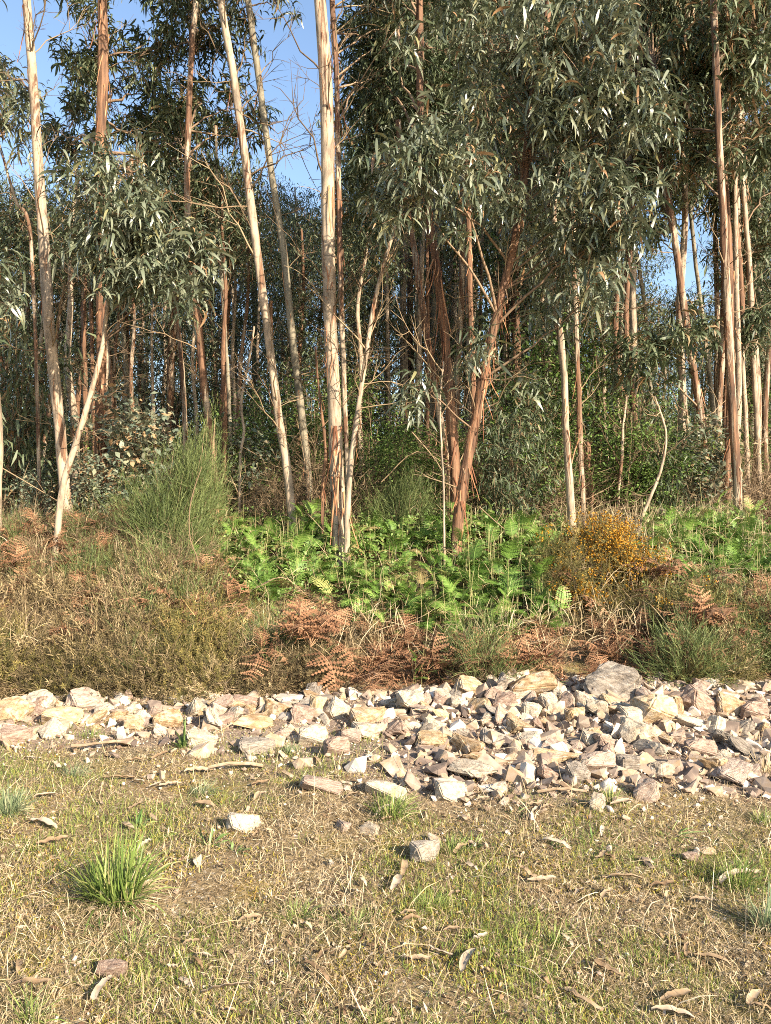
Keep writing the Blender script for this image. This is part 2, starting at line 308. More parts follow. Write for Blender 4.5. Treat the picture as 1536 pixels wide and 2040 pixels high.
BLADE = np.array([leaf_tpl(a, b, .05, f, 4, .55) for a, b, f in ((85, 40, .05), (75, 5, .1), (80, 65, -.08), (60, -10, -.12), (88, 75, .04))]); BQ = strip_q(4)
WIDE = np.array([leaf_tpl(a, b, .16, f, 4, .8) for a, b, f in ((75, 20, .05), (60, 0, .1), (80, 50, -.08), (50, -25, -.1))])

def spray(mb, tips, n_leaf, L, tpl=LEAF, tq=LQ, sprd=.12, hang=.10, tbias=0.0, tvar=.28):
    """leafy shoots: leaves set along a short drooping twig that ends at each tip"""
    tips = np.asarray(tips); N = len(tips)
    if N == 0: return
    k = rng.poisson(n_leaf, N).clip(3); idx = np.repeat(np.arange(N), k); m = len(idx)
    ax = rng.normal(0, 1, (N, 3)); ax[:, 2] = rng.uniform(-1.0, .9, N); ax /= np.linalg.norm(ax, axis=1, keepdims=True)
    u = rng.uniform(-1, 1, m)
    P = tips[idx]+ax[idx]*(u[:, None]*hang*2)+rng.normal(0, sprd*.35, (m, 3))
    yaw = rng.uniform(0, 2*math.pi, m)
    sc = L*rng.uniform(.5, 1.3, m)
    tv = np.clip(rng.normal(.45+tbias, tvar, m)+rng.normal(0, .12, N)[idx], 0, .93); dead = rng.random(m) < .03; tv[dead] = 1
    scatter(mb, tpl, tq, None, P, rot(yaw, rng.normal(0, .25, m), rng.normal(0, .35, m)), sc, a=tv)

# ------------------------------------------------------------ trees
def at_height(P, z):
    z = np.clip(z, P[:, 2].min(), P[:, 2].max()); i = np.argmin(np.abs(P[:, 2]-z)); return i
def branch_pts(a, b, sag=.12, n=6):
    t = np.linspace(0, 1, n)[:, None]; L = np.linalg.norm(b-a)
    m = (a+b)/2+np.array([0, 0, sag*L])+rng.normal(0, .04*L, 3)
    return (1-t)**2*a+2*t*(1-t)*m+t*t*b
def bare_twigs(mb, P, rad, lo, hi, n, L, up=.8, side=None):
    """leafless side branches with forks along the trunk between heights lo and hi"""
    for _ in range(max(2, int(n*.75))):
        i = at_height(P, rng.uniform(lo, hi)); a = P[i]; az = rng.uniform(0, 2*math.pi) if side is None else side+rng.normal(0, 1.3)
        ln = L*rng.uniform(.25, 1.4); d = np.array([math.cos(az), math.sin(az)*.8, up*rng.uniform(-.3, 2.2)]); d /= np.linalg.norm(d)
        pts = branch_pts(a, a+d*ln, rng.normal(.02, .1), 7); pts[2:] += rng.normal(0, .022*ln, (5, 3)); r0 = .004+.006*ln; tt = rng.uniform(.2, .95)
        tube(mb, pts, np.linspace(r0, .0022, 7), 4, tt)
        for _k in range(rng.integers(2, 6)):
            j = rng.integers(2, 6); dd = d+rng.normal(0, .55, 3); dd /= np.linalg.norm(dd); l2 = ln*rng.uniform(.2, .55)
            p2 = branch_pts(pts[j], pts[j]+dd*l2, rng.normal(0, .12), 5); tube(mb, p2, np.linspace(r0*.5, .0016, 5), 3, tt)
            for _q in range(rng.integers(0, 3)):
                d3 = dd+rng.normal(0, .6, 3); d3 /= np.linalg.norm(d3); tube(mb, branch_pts(p2[2], p2[2]+d3*l2*.6, 0, 4), np.linspace(r0*.3, .0012, 4), 3, tt)
def ribbon(L, wd, curl, seg=7):
    """hanging curled ribbon of bark"""
    mb = MB(); s = np.linspace(0, 1, seg); ph = rng.uniform(0, 6.28)
    x = .02+curl*s**1.6; z = -L*s+.25*curl*s*s; y = .03*np.sin(ph+3*s)
    tw = rng.normal(0, 1.2)*s; ww = wd*(1-.55*s)
    l_ = np.stack([x-np.sin(tw)*ww/2, y+np.cos(tw)*ww/2, z], -1); r_ = np.stack([x+np.sin(tw)*ww/2, y-np.cos(tw)*ww/2, z], -1); m_ = (l_+r_)/2+np.stack([.3*ww, 0*s, 0*s], -1)
    V = np.stack([l_, m_, r_], 1).reshape(-1, 3)
    q = [[3*k+c, 3*k+c+1, 3*k+c+4, 3*k+c+3] for k in range(seg-1) for c in (0, 1)]
    mb.add(V, q, None, np.repeat(np.clip(rng.uniform(.1, .9)+rng.normal(0, .12, seg), 0, 1), 3)); return mb.mesh('bark_strip', M['strip'])
RIBBONS = [ribbon(rng.uniform(.25, 1.0), rng.uniform(.012, .04), rng.choice([.01, .03, .05, .12])) for _ in range(18)]

def tree(label, line, wd, d, bark='pale', crown=(), leaf=.2, twigs=(), strips=(), lmat='leaf', per=13, d_top=None, ext=260, group=None, name='eucalyptus_tree', cap=False, limb_frac=.6):
    """line: trunk centre in photo pixels from base to top, wd: (base, top) width in pixels, d: distance of the base"""
    line = list(line); (x1, y1), (x0, y0) = line[-1], line[-2]
    if ext and y1 < 60: line.append((x1+(x1-x0)*ext/max(1, y0-y1)*.7, y1-ext))
    n0 = len(line); dt = d if d_top is None else d_top
    pts = [W(x, y, d+(dt-d)*k/(n0-1)) for k, (x, y) in enumerate(line)]
    g = gz(pts[0][0], pts[0][1])
    if pts[0][2] > g: pts[0] = np.array([pts[0][0], pts[0][1], g])
    pts[0] = pts[0]-np.array([0, 0, .12])
    n = 46; P = catmull(pts, n); hgt = P[-1, 2]-P[0, 2]
    for c in (0, 1): P[:, c] += np.cumsum(rng.normal(0, .0022, n))
    dd = np.linspace(d, dt, n); u = np.linspace(0, 1, n)
    r = .40*(wd[0]+(wd[1]-wd[0])*u)*dd/F*(1+.05*np.sin(9*u+rng.uniform(0, 6))); r = r*(1+.55*np.exp(-(P[:, 2]-P[0, 2])/.16))
    base = np.array([P[0, 0], P[0, 1], float(gz(P[0, 0], P[0, 1]))])
    root = empty(name, base); tag(root, label, 'tree', group)
    mb = MB(); tube(mb, P, r, 12 if bark in ('pale', 'greybark') else 22, .5, jit=.025, cap=True, ridge={'red': .08, 'mixed': .05}.get(bark, .012)); mb.build('trunk', M[bark], root, off=base)
    lb = MB(); cb = MB(); bt = MB()
    for blob in crown:
        cx, cy, rx, ry, cd, dr, ns = blob; ns = int(ns*(1.75 if lmat == 'leaf_mid' else 1.12))
        v = rng.normal(0, 1, (ns, 3)); v /= np.linalg.norm(v, axis=1, keepdims=True); v *= rng.uniform(.25, 1, (ns, 1))**.5
        c = W(cx, cy, cd); ext3 = np.array([rx*cd/F, dr, ry*cd/F])*1.12
        ncl = max(2, ns//7); tips = c+v[rng.integers(0, ncl, ns)]*ext3+rng.normal(0, .085, (ns, 3))*[1, 1, 1.3]
        spray(cb, tips, per, leaf, *((LEAFB3, LQ4) if lmat == 'leaf_mid' else (LEAF, LQ)))
        dist = np.linalg.norm((c-P[at_height(P, c[2])])[:2]); mains = []
        for _ in range(1+ns//30):
            e = tips[rng.integers(ns)]*.6+c*.4; i = at_height(P, e[2]-rng.uniform(.25, .9)*max(.25, dist)-.1)
            bp = branch_pts(P[i], e, rng.uniform(-.05, .2), 10); bp[3:8] += rng.normal(0, .02, (5, 3)); mains.append(bp)
            tube(lb, bp, np.linspace(min(r[i]*.42, .005+.008*np.linalg.norm(e-P[i])), .004, 10), 5, rng.uniform(.2, .8))
        MN = np.concatenate([m_[4:] for m_ in mains])
        for tp in tips:
            if rng.random() > limb_frac: continue
            j = np.argsort(np.linalg.norm(MN-tp, axis=1))[rng.integers(0, 3)]
            tube(lb, branch_pts(MN[j], tp, rng.normal(.05, .12), 5), np.linspace(.005, .002, 5), 3, rng.uniform(.1, .7))
    for (lo, hi, nn, L, up, side) in twigs: bare_twigs(bt, P, r, CH-(lo-HY)/F*d, CH-(hi-HY)/F*d, nn, L, up, side)
    if cb.n: cb.build('crown', M[lmat], root, off=base)
    if lb.n: lb.build('limbs', M['limb'], root, off=base)
    if bt.n: bt.build('bare_branches', M['twig'], root, off=base)
    if n0 > 4 and wd[0] > 10: strips = list(strips)+[(1030, 350, 7, .45), (700, 60, 5, .45)]
    for (lo, hi, nn, sc) in strips:
        zl, zh = CH-(lo-HY)/F*d, CH-(hi-HY)/F*d
        for _ in range(nn):
            i = at_height(P, rng.uniform(zl, zh)); az = rng.uniform(-math.pi, math.pi) if rng.random() < .4 else rng.uniform(-2.9, -.2)
            o = link('bark_strip', RIBBONS[rng.integers(len(RIBBONS))], root); rr = r[i]*.92
            o.location = P[i]-base+np.array([math.cos(az)*rr, math.sin(az)*rr, 0]); o.rotation_euler = (rng.normal(0, .12), rng.normal(0, .12), az); s_ = sc*rng.uniform(.5, 1.2); o.scale = (s_, s_, s_)
    return root

# front row, left to right
tree('pale eucalyptus trunk cut by the left edge of the picture', [(-6, 1075), (-4, 980), (-2, 880), (-8, 780), (-30, 600), (-40, 300), (-30, 0)], (26, 16), 8.6, 'pale',
     crown=[(15, 250, 45, 60, 9.6, .3, 26), (5, 590, 40, 55, 8.4, .3, 30), (-60, 100, 90, 160, 9, .6, 40)], leaf=.2)
tree('slender cream eucalyptus with reddish upper bark, first tall trunk from the left', [(142, 1075), (126, 930), (115, 800), (100, 640), (90, 470), (82, 350), (72, 180), (58, 0)], (30, 20), 9.2, 'pale',
     crown=[(20, 200, 42, 90, 10.5, .4, 24), (-10, -160, 160, 100, 9.5, 1, 60), (120, -120, 110, 80, 10, .8, 40)], twigs=[(700, 60, 16, .8, .9, None), (330, 20, 12, .8, .7, None)], strips=[(1040, 700, 8, .6), (300, 0, 10, .5)])
tree('straight red-barked eucalyptus rising behind the bushy sapling on the left', [(208, 1085), (202, 930), (203, 780), (206, 620), (207, 480), (205, 330), (210, 150), (208, 0)], (27, 20), 10.2, 'red',
     crown=[(250, 160, 120, 120, 12, .9, 70), (170, 50, 70, 70, 11.5, .6, 30), (250, -130, 140, 110, 11, 1, 60), (140, 250, 60, 60, 12, .5, 22), (330, 260, 60, 80, 12.3, .5, 40)], lmat='leaf_mid', leaf=.2,
     twigs=[(980, 560, 26, .8, .7, None), (400, 100, 10, .8, .8, None)], strips=[(1060, 700, 22, .9), (400, 0, 16, .8)])
tree('bushy leafy eucalyptus sapling on a thin curved cream stem', [(102, 1072), (122, 985), (148, 890), (182, 780), (203, 690), (216, 590), (240, 470), (258, 370), (262, 305)], (17, 6), 8.4, 'pale',
     crown=[(262, 350, 70, 60, 8.2, .35, 34), (200, 430, 80, 70, 8.2, .4, 40), (320, 430, 75, 75, 8.2, .4, 42), (260, 520, 120, 80, 8.3, .5, 60), (360, 540, 55, 70, 8.1, .3, 28), (180, 520, 60, 60, 8.2, .3, 22), (385, 600, 30, 35, 8, .2, 12)],
     leaf=.215, per=13, twigs=[(900, 640, 7, .5, .8, None)])
tree('half-peeled eucalyptus just behind the round green broom', [(432, 1070), (426, 930), (408, 790), (397, 680), (388, 590), (375, 480), (372, 350), (380, 120), (390, 0)], (20, 12), 10.4, 'mixed',
     crown=[(395, 130, 85, 130, 11.5, .7, 90), (380, 330, 75, 100, 11.3, .6, 70), (420, 20, 110, 70, 11.5, .7, 60), (480, 250, 45, 130, 12, .5, 44), (420, 430, 70, 80, 11.2, .5, 44), (420, -140, 140, 90, 11.5, 1, 50)], lmat='leaf_mid', leaf=.19,
     twigs=[(800, 480, 14, .7, .8, None)], strips=[(760, 520, 8, .6)])
tree('thin grey-green eucalyptus pole right of the broom', [(462, 1065), (458, 900), (450, 720), (440, 560), (432, 400), (428, 250)], (11, 7), 11.0, 'greybark', twigs=[(900, 300, 10, .6, .8, None)])
tree('short bent cream stem between the broom and the tall pale pair', [(474, 960), (476, 920), (484, 860), (480, 800), (492, 730), (505, 650)], (8, 5), 10.2, 'pale', twigs=[(850, 660, 6, .4, .8, None)])
tree('tall cream eucalyptus leaning left, left one of the pale pair', [(592, 1085), (572, 940), (552, 810), (532, 660), (512, 510), (490, 350), (466, 170), (438, 0)], (23, 17), 9.4, 'pale',
     crown=[(400, -140, 120, 90, 9.5, .8, 50)], twigs=[(560, 40, 22, 1.1, .9, math.pi), (980, 600, 12, .8, .9, None)], strips=[(500, 100, 5, .4)])
tree('smooth grey-cream eucalyptus, right one of the pale pair', [(626, 1045), (618, 980), (602, 830), (582, 660), (565, 500), (541, 340), (517, 160), (494, 0)], (19, 15), 10.4, 'greybark',
     crown=[(470, -120, 120, 90, 10.5, .8, 50), (540, 20, 50, 60, 11, .4, 14)], twigs=[(500, 0, 14, 1.0, 1.0, None), (760, 500, 8, .8, .9, 0)])
MAIN = tree('thickest pale eucalyptus trunk in the middle with a ring of loose bark', [(681, 1110), (673, 960), (669, 820), (662, 680), (657, 520), (655, 340), (650, 160), (640, 0)], (37, 30), 8.8, 'pale',
     crown=[(700, -150, 160, 90, 9, 1, 60)], twigs=[(640, 300, 7, .8, 1.0, 0), (400, 60, 5, 1.1, .9, math.pi), (760, 640, 5, .8, 1.0, None)], strips=[(745, 680, 26, .35), (1050, 720, 14, .8), (640, 20, 22, .6), (1000, 830, 10, 1.1)])
tree('thin half-peeled trunk pressed against the right of the thickest trunk', [(700, 1060), (690, 900), (682, 700), (675, 450), (671, 300), (668, 150), (660, 0)], (12, 14), 9.5, 'mixed',
     crown=[(760, 60, 80, 110, 11.5, .7, 70), (740, 180, 60, 80, 11.5, .6, 40), (720, -140, 110, 90, 10, .8, 40)], lmat='leaf_mid', leaf=.19, twigs=[(300, 0, 12, 1.1, .6, 0)], strips=[(500, 0, 16, .6)])
tree('thin mottled pale stem leaning right beside the thickest trunk', [(688, 1078), (696, 960), (710, 850), (725, 745), (740, 640), (757, 555), (780, 470), (802, 400)], (15, 8), 8.6, 'pale',
     twigs=[(800, 430, 18, .8, 1.0, 0), (820, 700, 6, .7, .8, 0)], strips=[(840, 800, 4, .3)])
# the red group in the middle right
tree('red stringy-barked eucalyptus leaning right under the big leafy crown', [(905, 1110), (912, 1030), (926, 945), (945, 850), (962, 755), (982, 660), (1004, 565), (1028, 465), (1045, 340), (1062, 190), (1088, 40), (1100, -120)], (27, 16), 8.5, 'red',
     crown=[(1050, 110, 180, 110, 8.2, .7, 120), (1200, 120, 120, 120, 8.0, .6, 80), (1230, 30, 90, 60, 8.0, .5, 40), (930, 120, 120, 110, 8.8, .6, 70), (1000, 290, 170, 80, 8.2, .7, 84), (860, 330, 90, 60, 7.7, .4, 48),
            (1190, 280, 120, 90, 8.1, .5, 64), (1220, 400, 100, 60, 7.9, .5, 40), (1090, 400, 100, 60, 8.3, .5, 34), (1180, 500, 90, 60, 8.2, .5, 44), (1150, 590, 60, 45, 8.2, .4, 26), (840, 440, 70, 40, 8.0, .4, 24),
            (915, 705, 60, 22, 8.1, .3, 9), (830, 790, 28, 40, 7.8, .2, 8), (1010, 740, 34, 26, 8.9, .2, 5), (1250, 470, 40, 40, 7.9, .3, 12), (1060, -100, 240, 110, 8.3, .8, 60)],
     leaf=.205, per=14, twigs=[(980, 520, 14, .9, .8, None)], strips=[(1070, 480, 70, .55), (460, 200, 14, .6)], limb_frac=.5)
tree('dark red eucalyptus in the middle clump, directly left of the leaning red trunk', [(908, 1060), (905, 950), (898, 830), (888, 680), (875, 560), (862, 460), (850, 360), (840, 200), (838, 40)], (24, 14), 9.4, 'red',
     crown=[(830, 60, 120, 120, 10.8, .8, 130), (740, 130, 60, 130, 11.4, .6, 60), (850, 200, 90, 80, 10.6, .5, 60), (780, 360, 80, 90, 10.5, .5, 50), (840, -120, 130, 90, 10.5, .8, 40)], lmat='leaf_mid', leaf=.2, twigs=[(950, 480, 16, .9, .7, None)], strips=[(1020, 450, 46, .7)])
tree('reddish eucalyptus, left stem of the middle red clump', [(898, 1045), (890, 920), (876, 820), (858, 710), (842, 600), (826, 490), (810, 380), (795, 240)], (18, 12), 10.0, 'mixed',
     crown=[(760, 300, 70, 60, 11, .5, 36), (730, 420, 60, 80, 11.5, .5, 36)], lmat='leaf_mid', leaf=.2, twigs=[(950, 500, 12, .9, .8, math.pi)], strips=[(950, 500, 20, .8)])
tree('thin straight reddish pole standing behind the middle red clump', [(948, 1035), (945, 850), (938, 650), (935, 480), (932, 340), (930, 100)], (14, 10), 11.6, 'red', crown=[(950, 250, 80, 200, 12.5, .7, 70)], lmat='leaf_mid', strips=[(800, 450, 10, .7)])
tree('pale slim eucalyptus right of the middle clump with a red split low down', [(1142, 1080), (1134, 970), (1127, 860), (1124, 760), (1116, 670), (1108, 585), (1104, 480), (1108, 330)], (20, 13), 9.2, 'pale',
     crown=[(1110, 560, 45, 60, 9, .3, 18), (1080, 480, 60, 60, 9.6, .4, 26)], twigs=[(700, 400, 8, .7, .9, None)], strips=[(900, 780, 10, .5)], leaf=.21)
tree('thin brownish eucalyptus just right of the pale slim one', [(1166, 1075), (1161, 960), (1158, 850), (1155, 720), (1150, 560), (1146, 400)], (14, 10), 10.0, 'mixed', crown=[(1150, 440, 70, 90, 10.8, .4, 44)], lmat='leaf_mid', twigs=[(900, 500, 8, .6, .9, None)], strips=[(1000, 650, 8, .6)])
tree('broken red stump of a eucalyptus behind the flowering gorse', [(1176, 1050), (1173, 980), (1170, 930), (1168, 880)], (20, 14), 10.6, 'red', strips=[(1000, 880, 8, .4)])
# right-hand group
tree('cream eucalyptus with an orange-lit trunk, straightest of the right-hand cluster', [(1472, 1105), (1468, 960), (1458, 820), (1450, 680), (1443, 540), (1436, 400), (1427, 230), (1420, 60), (1416, -60)], (21, 15), 9.8, 'mixed',
     crown=[(1440, 90, 110, 120, 10.5, .8, 120), (1380, 260, 100, 110, 10.8, .7, 90), (1480, 250, 80, 110, 10.2, .6, 80), (1500, 30, 80, 60, 9.8, .5, 44), (1420, -130, 180, 100, 10.5, 1, 60)], lmat='leaf_mid', leaf=.21, per=15, twigs=[(700, 350, 10, .8, .8, None)], strips=[(1000, 600, 8, .6)])
tree('red-brown eucalyptus close behind the straightest right-hand trunk', [(1450, 1095), (1447, 940), (1452, 780), (1452, 620), (1450, 480), (1440, 330)], (17, 12), 10.6, 'red', strips=[(1000, 500, 14, .8)], twigs=[(900, 500, 6, .6, .8, None)])
tree('dark red-based eucalyptus leaning left in the right-hand cluster', [(1424, 1090), (1412, 960), (1396, 830), (1378, 720), (1362, 610), (1348, 500), (1332, 400), (1312, 300), (1300, 120)], (20, 13), 10.8, 'mixed',
     crown=[(1290, 130, 90, 150, 12, .9, 150), (1320, 330, 80, 90, 11.8, .6, 70), (1280, 0, 110, 90, 12, .9, 90), (1240, 280, 60, 110, 12.6, .6, 70), (1390, 60, 120, 120, 12.8, .9, 110), (1360, 660, 60, 50, 10.5, .3, 24), (1270, 720, 60, 40, 10.4, .3, 20), (1330, 440, 50, 40, 11.5, .4, 14)], lmat='leaf_mid', leaf=.21, per=15, strips=[(1050, 750, 14, .8)], twigs=[(900, 400, 8, .7, .8, None)])
tree('thin cream pole, last but one from the right edge', [(1494, 1055), (1486, 880), (1479, 720), (1475, 560), (1470, 430), (1465, 280)], (12, 9), 12.4, 'pale', crown=[(1490, 480, 60, 110, 13, .6, 60)], lmat='leaf_mid', twigs=[(700, 300, 6, .7, .8, None)])
tree('cream eucalyptus pole nearest the right edge of the picture', [(1516, 1045), (1508, 850), (1500, 690), (1494, 540), (1485, 420), (1476, 320), (1470, 150)], (14, 10), 12.0, 'pale', crown=[(1520, 350, 50, 120, 12.5, .6, 60), (1525, 650, 35, 50, 11.5, .3, 20)], lmat='leaf_mid', strips=[(700, 350, 6, .7)])
tree('grey leaning pole left of the right-hand cluster', [(1434, 1040), (1428, 900), (1420, 800), (1405, 670), (1391, 560), (1380, 450), (1372, 330)], (12, 9), 12.8, 'greybark', crown=[(1370, 330, 80, 90, 13, .6, 60), (1440, 380, 90, 60, 13.2, .6, 50), (1380, 140, 110, 120, 13.4, .9, 80)], lmat='leaf_mid')
tree('thin mottled pole far left in the right-hand cluster', [(1388, 1045), (1376, 920), (1366, 820), (1358, 720), (1352, 640), (1350, 560)], (13, 9), 12.0, 'pale', crown=[(1345, 640, 30, 40, 12.2, .3, 8)], lmat='leaf_mid')
tree('very thin pole with a kink standing in the blue gap on the right', [(1306, 1030), (1300, 880), (1294, 740), (1288, 640), (1278, 560), (1265, 480), (1255, 400)], (10, 8), 13.5, 'greybark', crown=[(1250, 330, 60, 80, 13.8, .5, 40), (1230, 150, 90, 160, 14, .9, 110), (1210, 420, 60, 60, 13.8, .5, 34)], lmat='leaf_mid')
# second row poles that still can be told apart
tree('orange-lit distant trunk below the gap at the far left', [(64, 1040), (62, 850), (58, 700), (56, 560), (50, 420)], (12, 8), 15, 'mixed', crown=[(40, 480, 80, 90, 15.5, 1, 60)], lmat='leaf_mid')
tree('thin reddish pole left of the bushy sapling', [(172, 1050), (170, 800), (165, 620), (160, 480), (150, 300)], (12, 9), 12.2, 'mixed', crown=[(150, 250, 50, 90, 12.6, .5, 30)], lmat='leaf_mid', strips=[(800, 500, 6, .7)])
tree('thin reddish pole hidden behind the bushy sapling', [(190, 1050), (188, 800), (184, 600), (178, 400)], (11, 8), 12.6, 'red', strips=[(800, 500, 6, .7)])
tree('thin two-toned pole between the sapling and the broom', [(372, 1040), (366, 820), (356, 680), (346, 560), (338, 380)], (12, 8), 12.0, 'mixed', crown=[(320, 300, 60, 110, 12.5, .6, 50)], lmat='leaf_mid')
tree('grey leaning dead pole at the upper left, bare of leaves', [(84, 620), (62, 500), (30, 400), (6, 320), (-20, 230)], (9, 5), 9.8, 'mixed', twigs=[(600, 330, 8, .6, .9, None)], ext=0)
tree('red stick-like trunk left of the thickest trunk base', [(640, 1060), (644, 980), (648, 880), (640, 800), (632, 690)], (9, 5), 9.2, 'red', strips=[(1000, 780, 8, .5)], twigs=[(900, 700, 6, .5, .9, None)])
tree('orange-lit slim trunk between the pale pair', [(556, 1050), (552, 960), (549, 900), (546, 780), (540, 600)], (12, 8), 12.4, 'red', strips=[(1000, 800, 4, .6)])
tree('thin dead stem in front of the ferns, left of the leaning red trunk', [(886, 1100), (884, 1000), (882, 900), (878, 800), (884, 720)], (6, 4), 8.3, 'pale', twigs=[(900, 740, 9, .6, .8, None)], ext=0)
tree('forked bare stem standing right of the flowering gorse', [(1268, 1100), (1274, 1050), (1290, 1000), (1316, 930), (1322, 860), (1300, 790)], (10, 5), 9.6, 'pale', twigs=[(1000, 800, 12, .6, .8, None)], ext=0)
tree('crooked bare stem behind the flowering gorse', [(1226, 1060), (1232, 980), (1238, 920), (1240, 860), (1246, 790)], (9, 5), 10.2, 'mixed', twigs=[(980, 800, 12, .6, .8, None)], ext=0)

# background trees: five kinds, copied through the grove
def proto_tree(idx, H, crowns, bark, lmat, nleaf, seed_lean):
    root = empty('background_eucalyptus', (0, 0, 0))
    pts = [np.array([0, 0, -.1])]; x = y = 0
    for k in range(1, 7): x += rng.normal(seed_lean, .12); y += rng.normal(0, .12); pts.append(np.array([x, y, H*k/6]))
    P = catmull(pts, 26); mb = MB(); tube(mb, P, np.linspace(.105, .03, 26), 7, .5, jit=.03)
    kid('trunk', mb.mesh('trunk', M[bark], True), root)
    cb, lb = MB(), MB()
    for (z0, z1, rr, ns) in crowns:
        z = rng.uniform(z0, z1, ns)*H; az = rng.uniform(0, 6.283, ns); rad = rr*rng.uniform(.15, 1, ns)**.6
        ctr = np.array([P[at_height(P, q)] for q in z]); tips = np.stack([ctr[:, 0]+rad*np.cos(az), ctr[:, 1]+rad*np.sin(az), z], -1)
        spray(cb, tips, nleaf, .23, LEAFB, LQB, sprd=.5, hang=.22)
        for tp in tips[::8]:
            i = at_height(P, tp[2]-rng.uniform(.4, 1.6)); tube(lb, branch_pts(P[i], tp, rng.normal(.05, .12), 6), np.linspace(.024, .004, 6), 3, .4)
    bare_twigs(lb, P, None, 1.0, H*.6, 22, 1.0, .7)
    kid('crown', cb.mesh('crown', M[lmat], True), root); kid('limbs', lb.mesh('limbs', M['limb'], True), root)
    return root
PT = [proto_tree(0, 14, [(.45, 1.0, 1.3, 150), (.3, .5, .7, 24)], 'mixed', 'leaf_far', 24, .05),
      proto_tree(1, 15, [(.5, 1.0, 1.5, 170), (.2, .5, .8, 30)], 'pale', 'leaf_mid', 24, -.05),
      proto_tree(2, 13, [(.35, 1.0, 1.4, 190), (.12, .4, .9, 40)], 'red', 'leaf_far', 24, 0),
      proto_tree(3, 15, [(.55, 1.0, 1.2, 130), (.15, .5, .6, 24)], 'greybark', 'leaf_mid', 22, .08),
      proto_tree(4, 12, [(.15, 1.0, 1.7, 230)], 'mixed', 'leaf_far', 26, 0)]
PT += [proto_tree(5, 16, [(.72, 1.0, 1.2, 110)], 'mixed', 'leaf_mid', 24, .05), proto_tree(6, 16, [(.75, 1.0, 1.1, 100)], 'pale', 'leaf_mid', 24, -.04), proto_tree(7, 16, [(.75, 1.0, 1.3, 90)], 'red', 'leaf_mid', 24, .03)]
used = set()
def place_bg(px, d, top_py, k, label, group):
    o = PT[k] if k not in used else copy_tree(PT[k]); used.add(k)
    x = (px-CX)/F*d; H = [14, 15, 13, 15, 12, 16, 16, 16][k]; z = float(gz(x, d)); top = CH-(top_py-HY)/F*d
    s_ = (top-z)/H; sx = max(.75, min(1.5, s_))
    o.location = (x, d, z); o.scale = (sx, sx, s_); o.rotation_euler = (0, 0, rng.uniform(0, 6.28)); tag(o, label, 'tree', group); return o
def skyline(px):                                       # tops of the far trees, by bearing
    return np.interp(px, [-300, 0, 60, 130, 250, 330, 420, 480, 560, 600, 660, 740, 800, 900, 1100, 1180, 1260, 1300, 1360, 1420, 1480, 1560, 1900],
                         [300, 350, 380, 400, 330, 260, 300, 370, 390, 400, 370, 250, 50, -100, 50, 350, 570, 610, 590, 610, 500, 250, 100])
for k in range(64):
    px = -250+2050*(k+.5)/64+rng.normal(0, 14); d = rng.uniform(24, 46); 
    place_bg(px, d, skyline(px)+rng.uniform(-10, 60), [0, 2, 4, 4, 1][k % 5], 'slender eucalyptus far back in the grove, leafy crown '+('behind the left trunks' if px < 400 else 'below the tall blue gap' if px < 700 else 'behind the big leafy crown' if px < 1150 else 'behind the right-hand poles'), 'far trees of the eucalyptus grove')
for k in range(46):
    px = -150+1850*(k+.5)/46+rng.normal(0, 12); d = rng.uniform(13.5, 22)
    if 1235 < px < 1440 and k % 3: continue
    top = skyline(px)
    if px < 720 or 1170 < px < 1500: top = max(top, 390)+rng.uniform(40, 260)
    else: top = min(top, 150)-rng.uniform(0, 500)
    place_bg(px, d, top, [3, 1, 0, 2, 3][k % 5], 'thin eucalyptus with leafy sides in the shaded middle depth of the grove '+('on the left' if px < 500 else 'in the middle' if px < 1000 else 'on the right'), 'middle trees of the eucalyptus grove')

for k in range(44):
    px = -60+1680*(k+.5)/44+rng.normal(0, 16); d = rng.uniform(12.5, 20); top = skyline(px)
    top = max(top, 390)+rng.uniform(-20, 60) if px < 720 or 1170 < px < 1500 else -rng.uniform(100, 500)
    o = place_bg(px, d, top, 5+k % 2, 'bare slender pole with a high crown '+('deep behind the left trunks' if px < 500 else 'deep behind the thickest trunk' if px < 800 else 'deep behind the middle red clump' if px < 1150 else 'deep behind the right-hand cluster'), 'bare poles of the eucalyptus grove'); o.scale = (o.scale[0]*rng.uniform(.55, .95),)*2+(o.scale[2],)
zones = [(120, 500)]*12+[(690, 1020)]*9+[(1180, 1540)]*15
for k, (a0, a1) in enumerate(zones):
    px = rng.uniform(a0, a1); d = rng.uniform(10.8, 15.5)+(2.5 if 680 < px < 1030 else 0); top = skyline(px)
    if 1250 < px < 1400 and k % 2: px = rng.uniform(1405, 1540)
    top = max(top, 390)+rng.uniform(-60, 40) if px < 720 else -rng.uniform(100, 500)
    o = place_bg(px, d, top, [5, 6, 7][k % 3], 'very thin sunlit pole packed '+('behind the left trunks' if px < 600 else 'behind the middle red clump' if px < 1100 else 'among the right-hand cluster'), 'thin sunlit poles behind the front row'); q_ = rng.uniform(.38, .75); o.scale = (q_, q_, o.scale[2])
# far-off wood closing the view between the trunks
mb = MB(); n = 15000
yy = rng.uniform(46, 60, n); xx = rng.uniform(-34, 34, n); zz = gz(xx, yy)+rng.uniform(0, 1, n)**1.3*(5.0+1.6*np.sin(xx*.7)+1.2*np.sin(xx*1.9+1))
scatter(mb, LEAFB, LQB, None, np.stack([xx, yy, zz], -1), rot(rng.uniform(0, 6.28, n), 0*xx, rng.normal(0, .4, n)), rng.uniform(.6, 1.25, n), a=rng.uniform(0, .9, n))
tag(mb.build('distant_wood', M['leaf_far']), 'distant wood seen between the trunks', 'wood', kind='stuff')

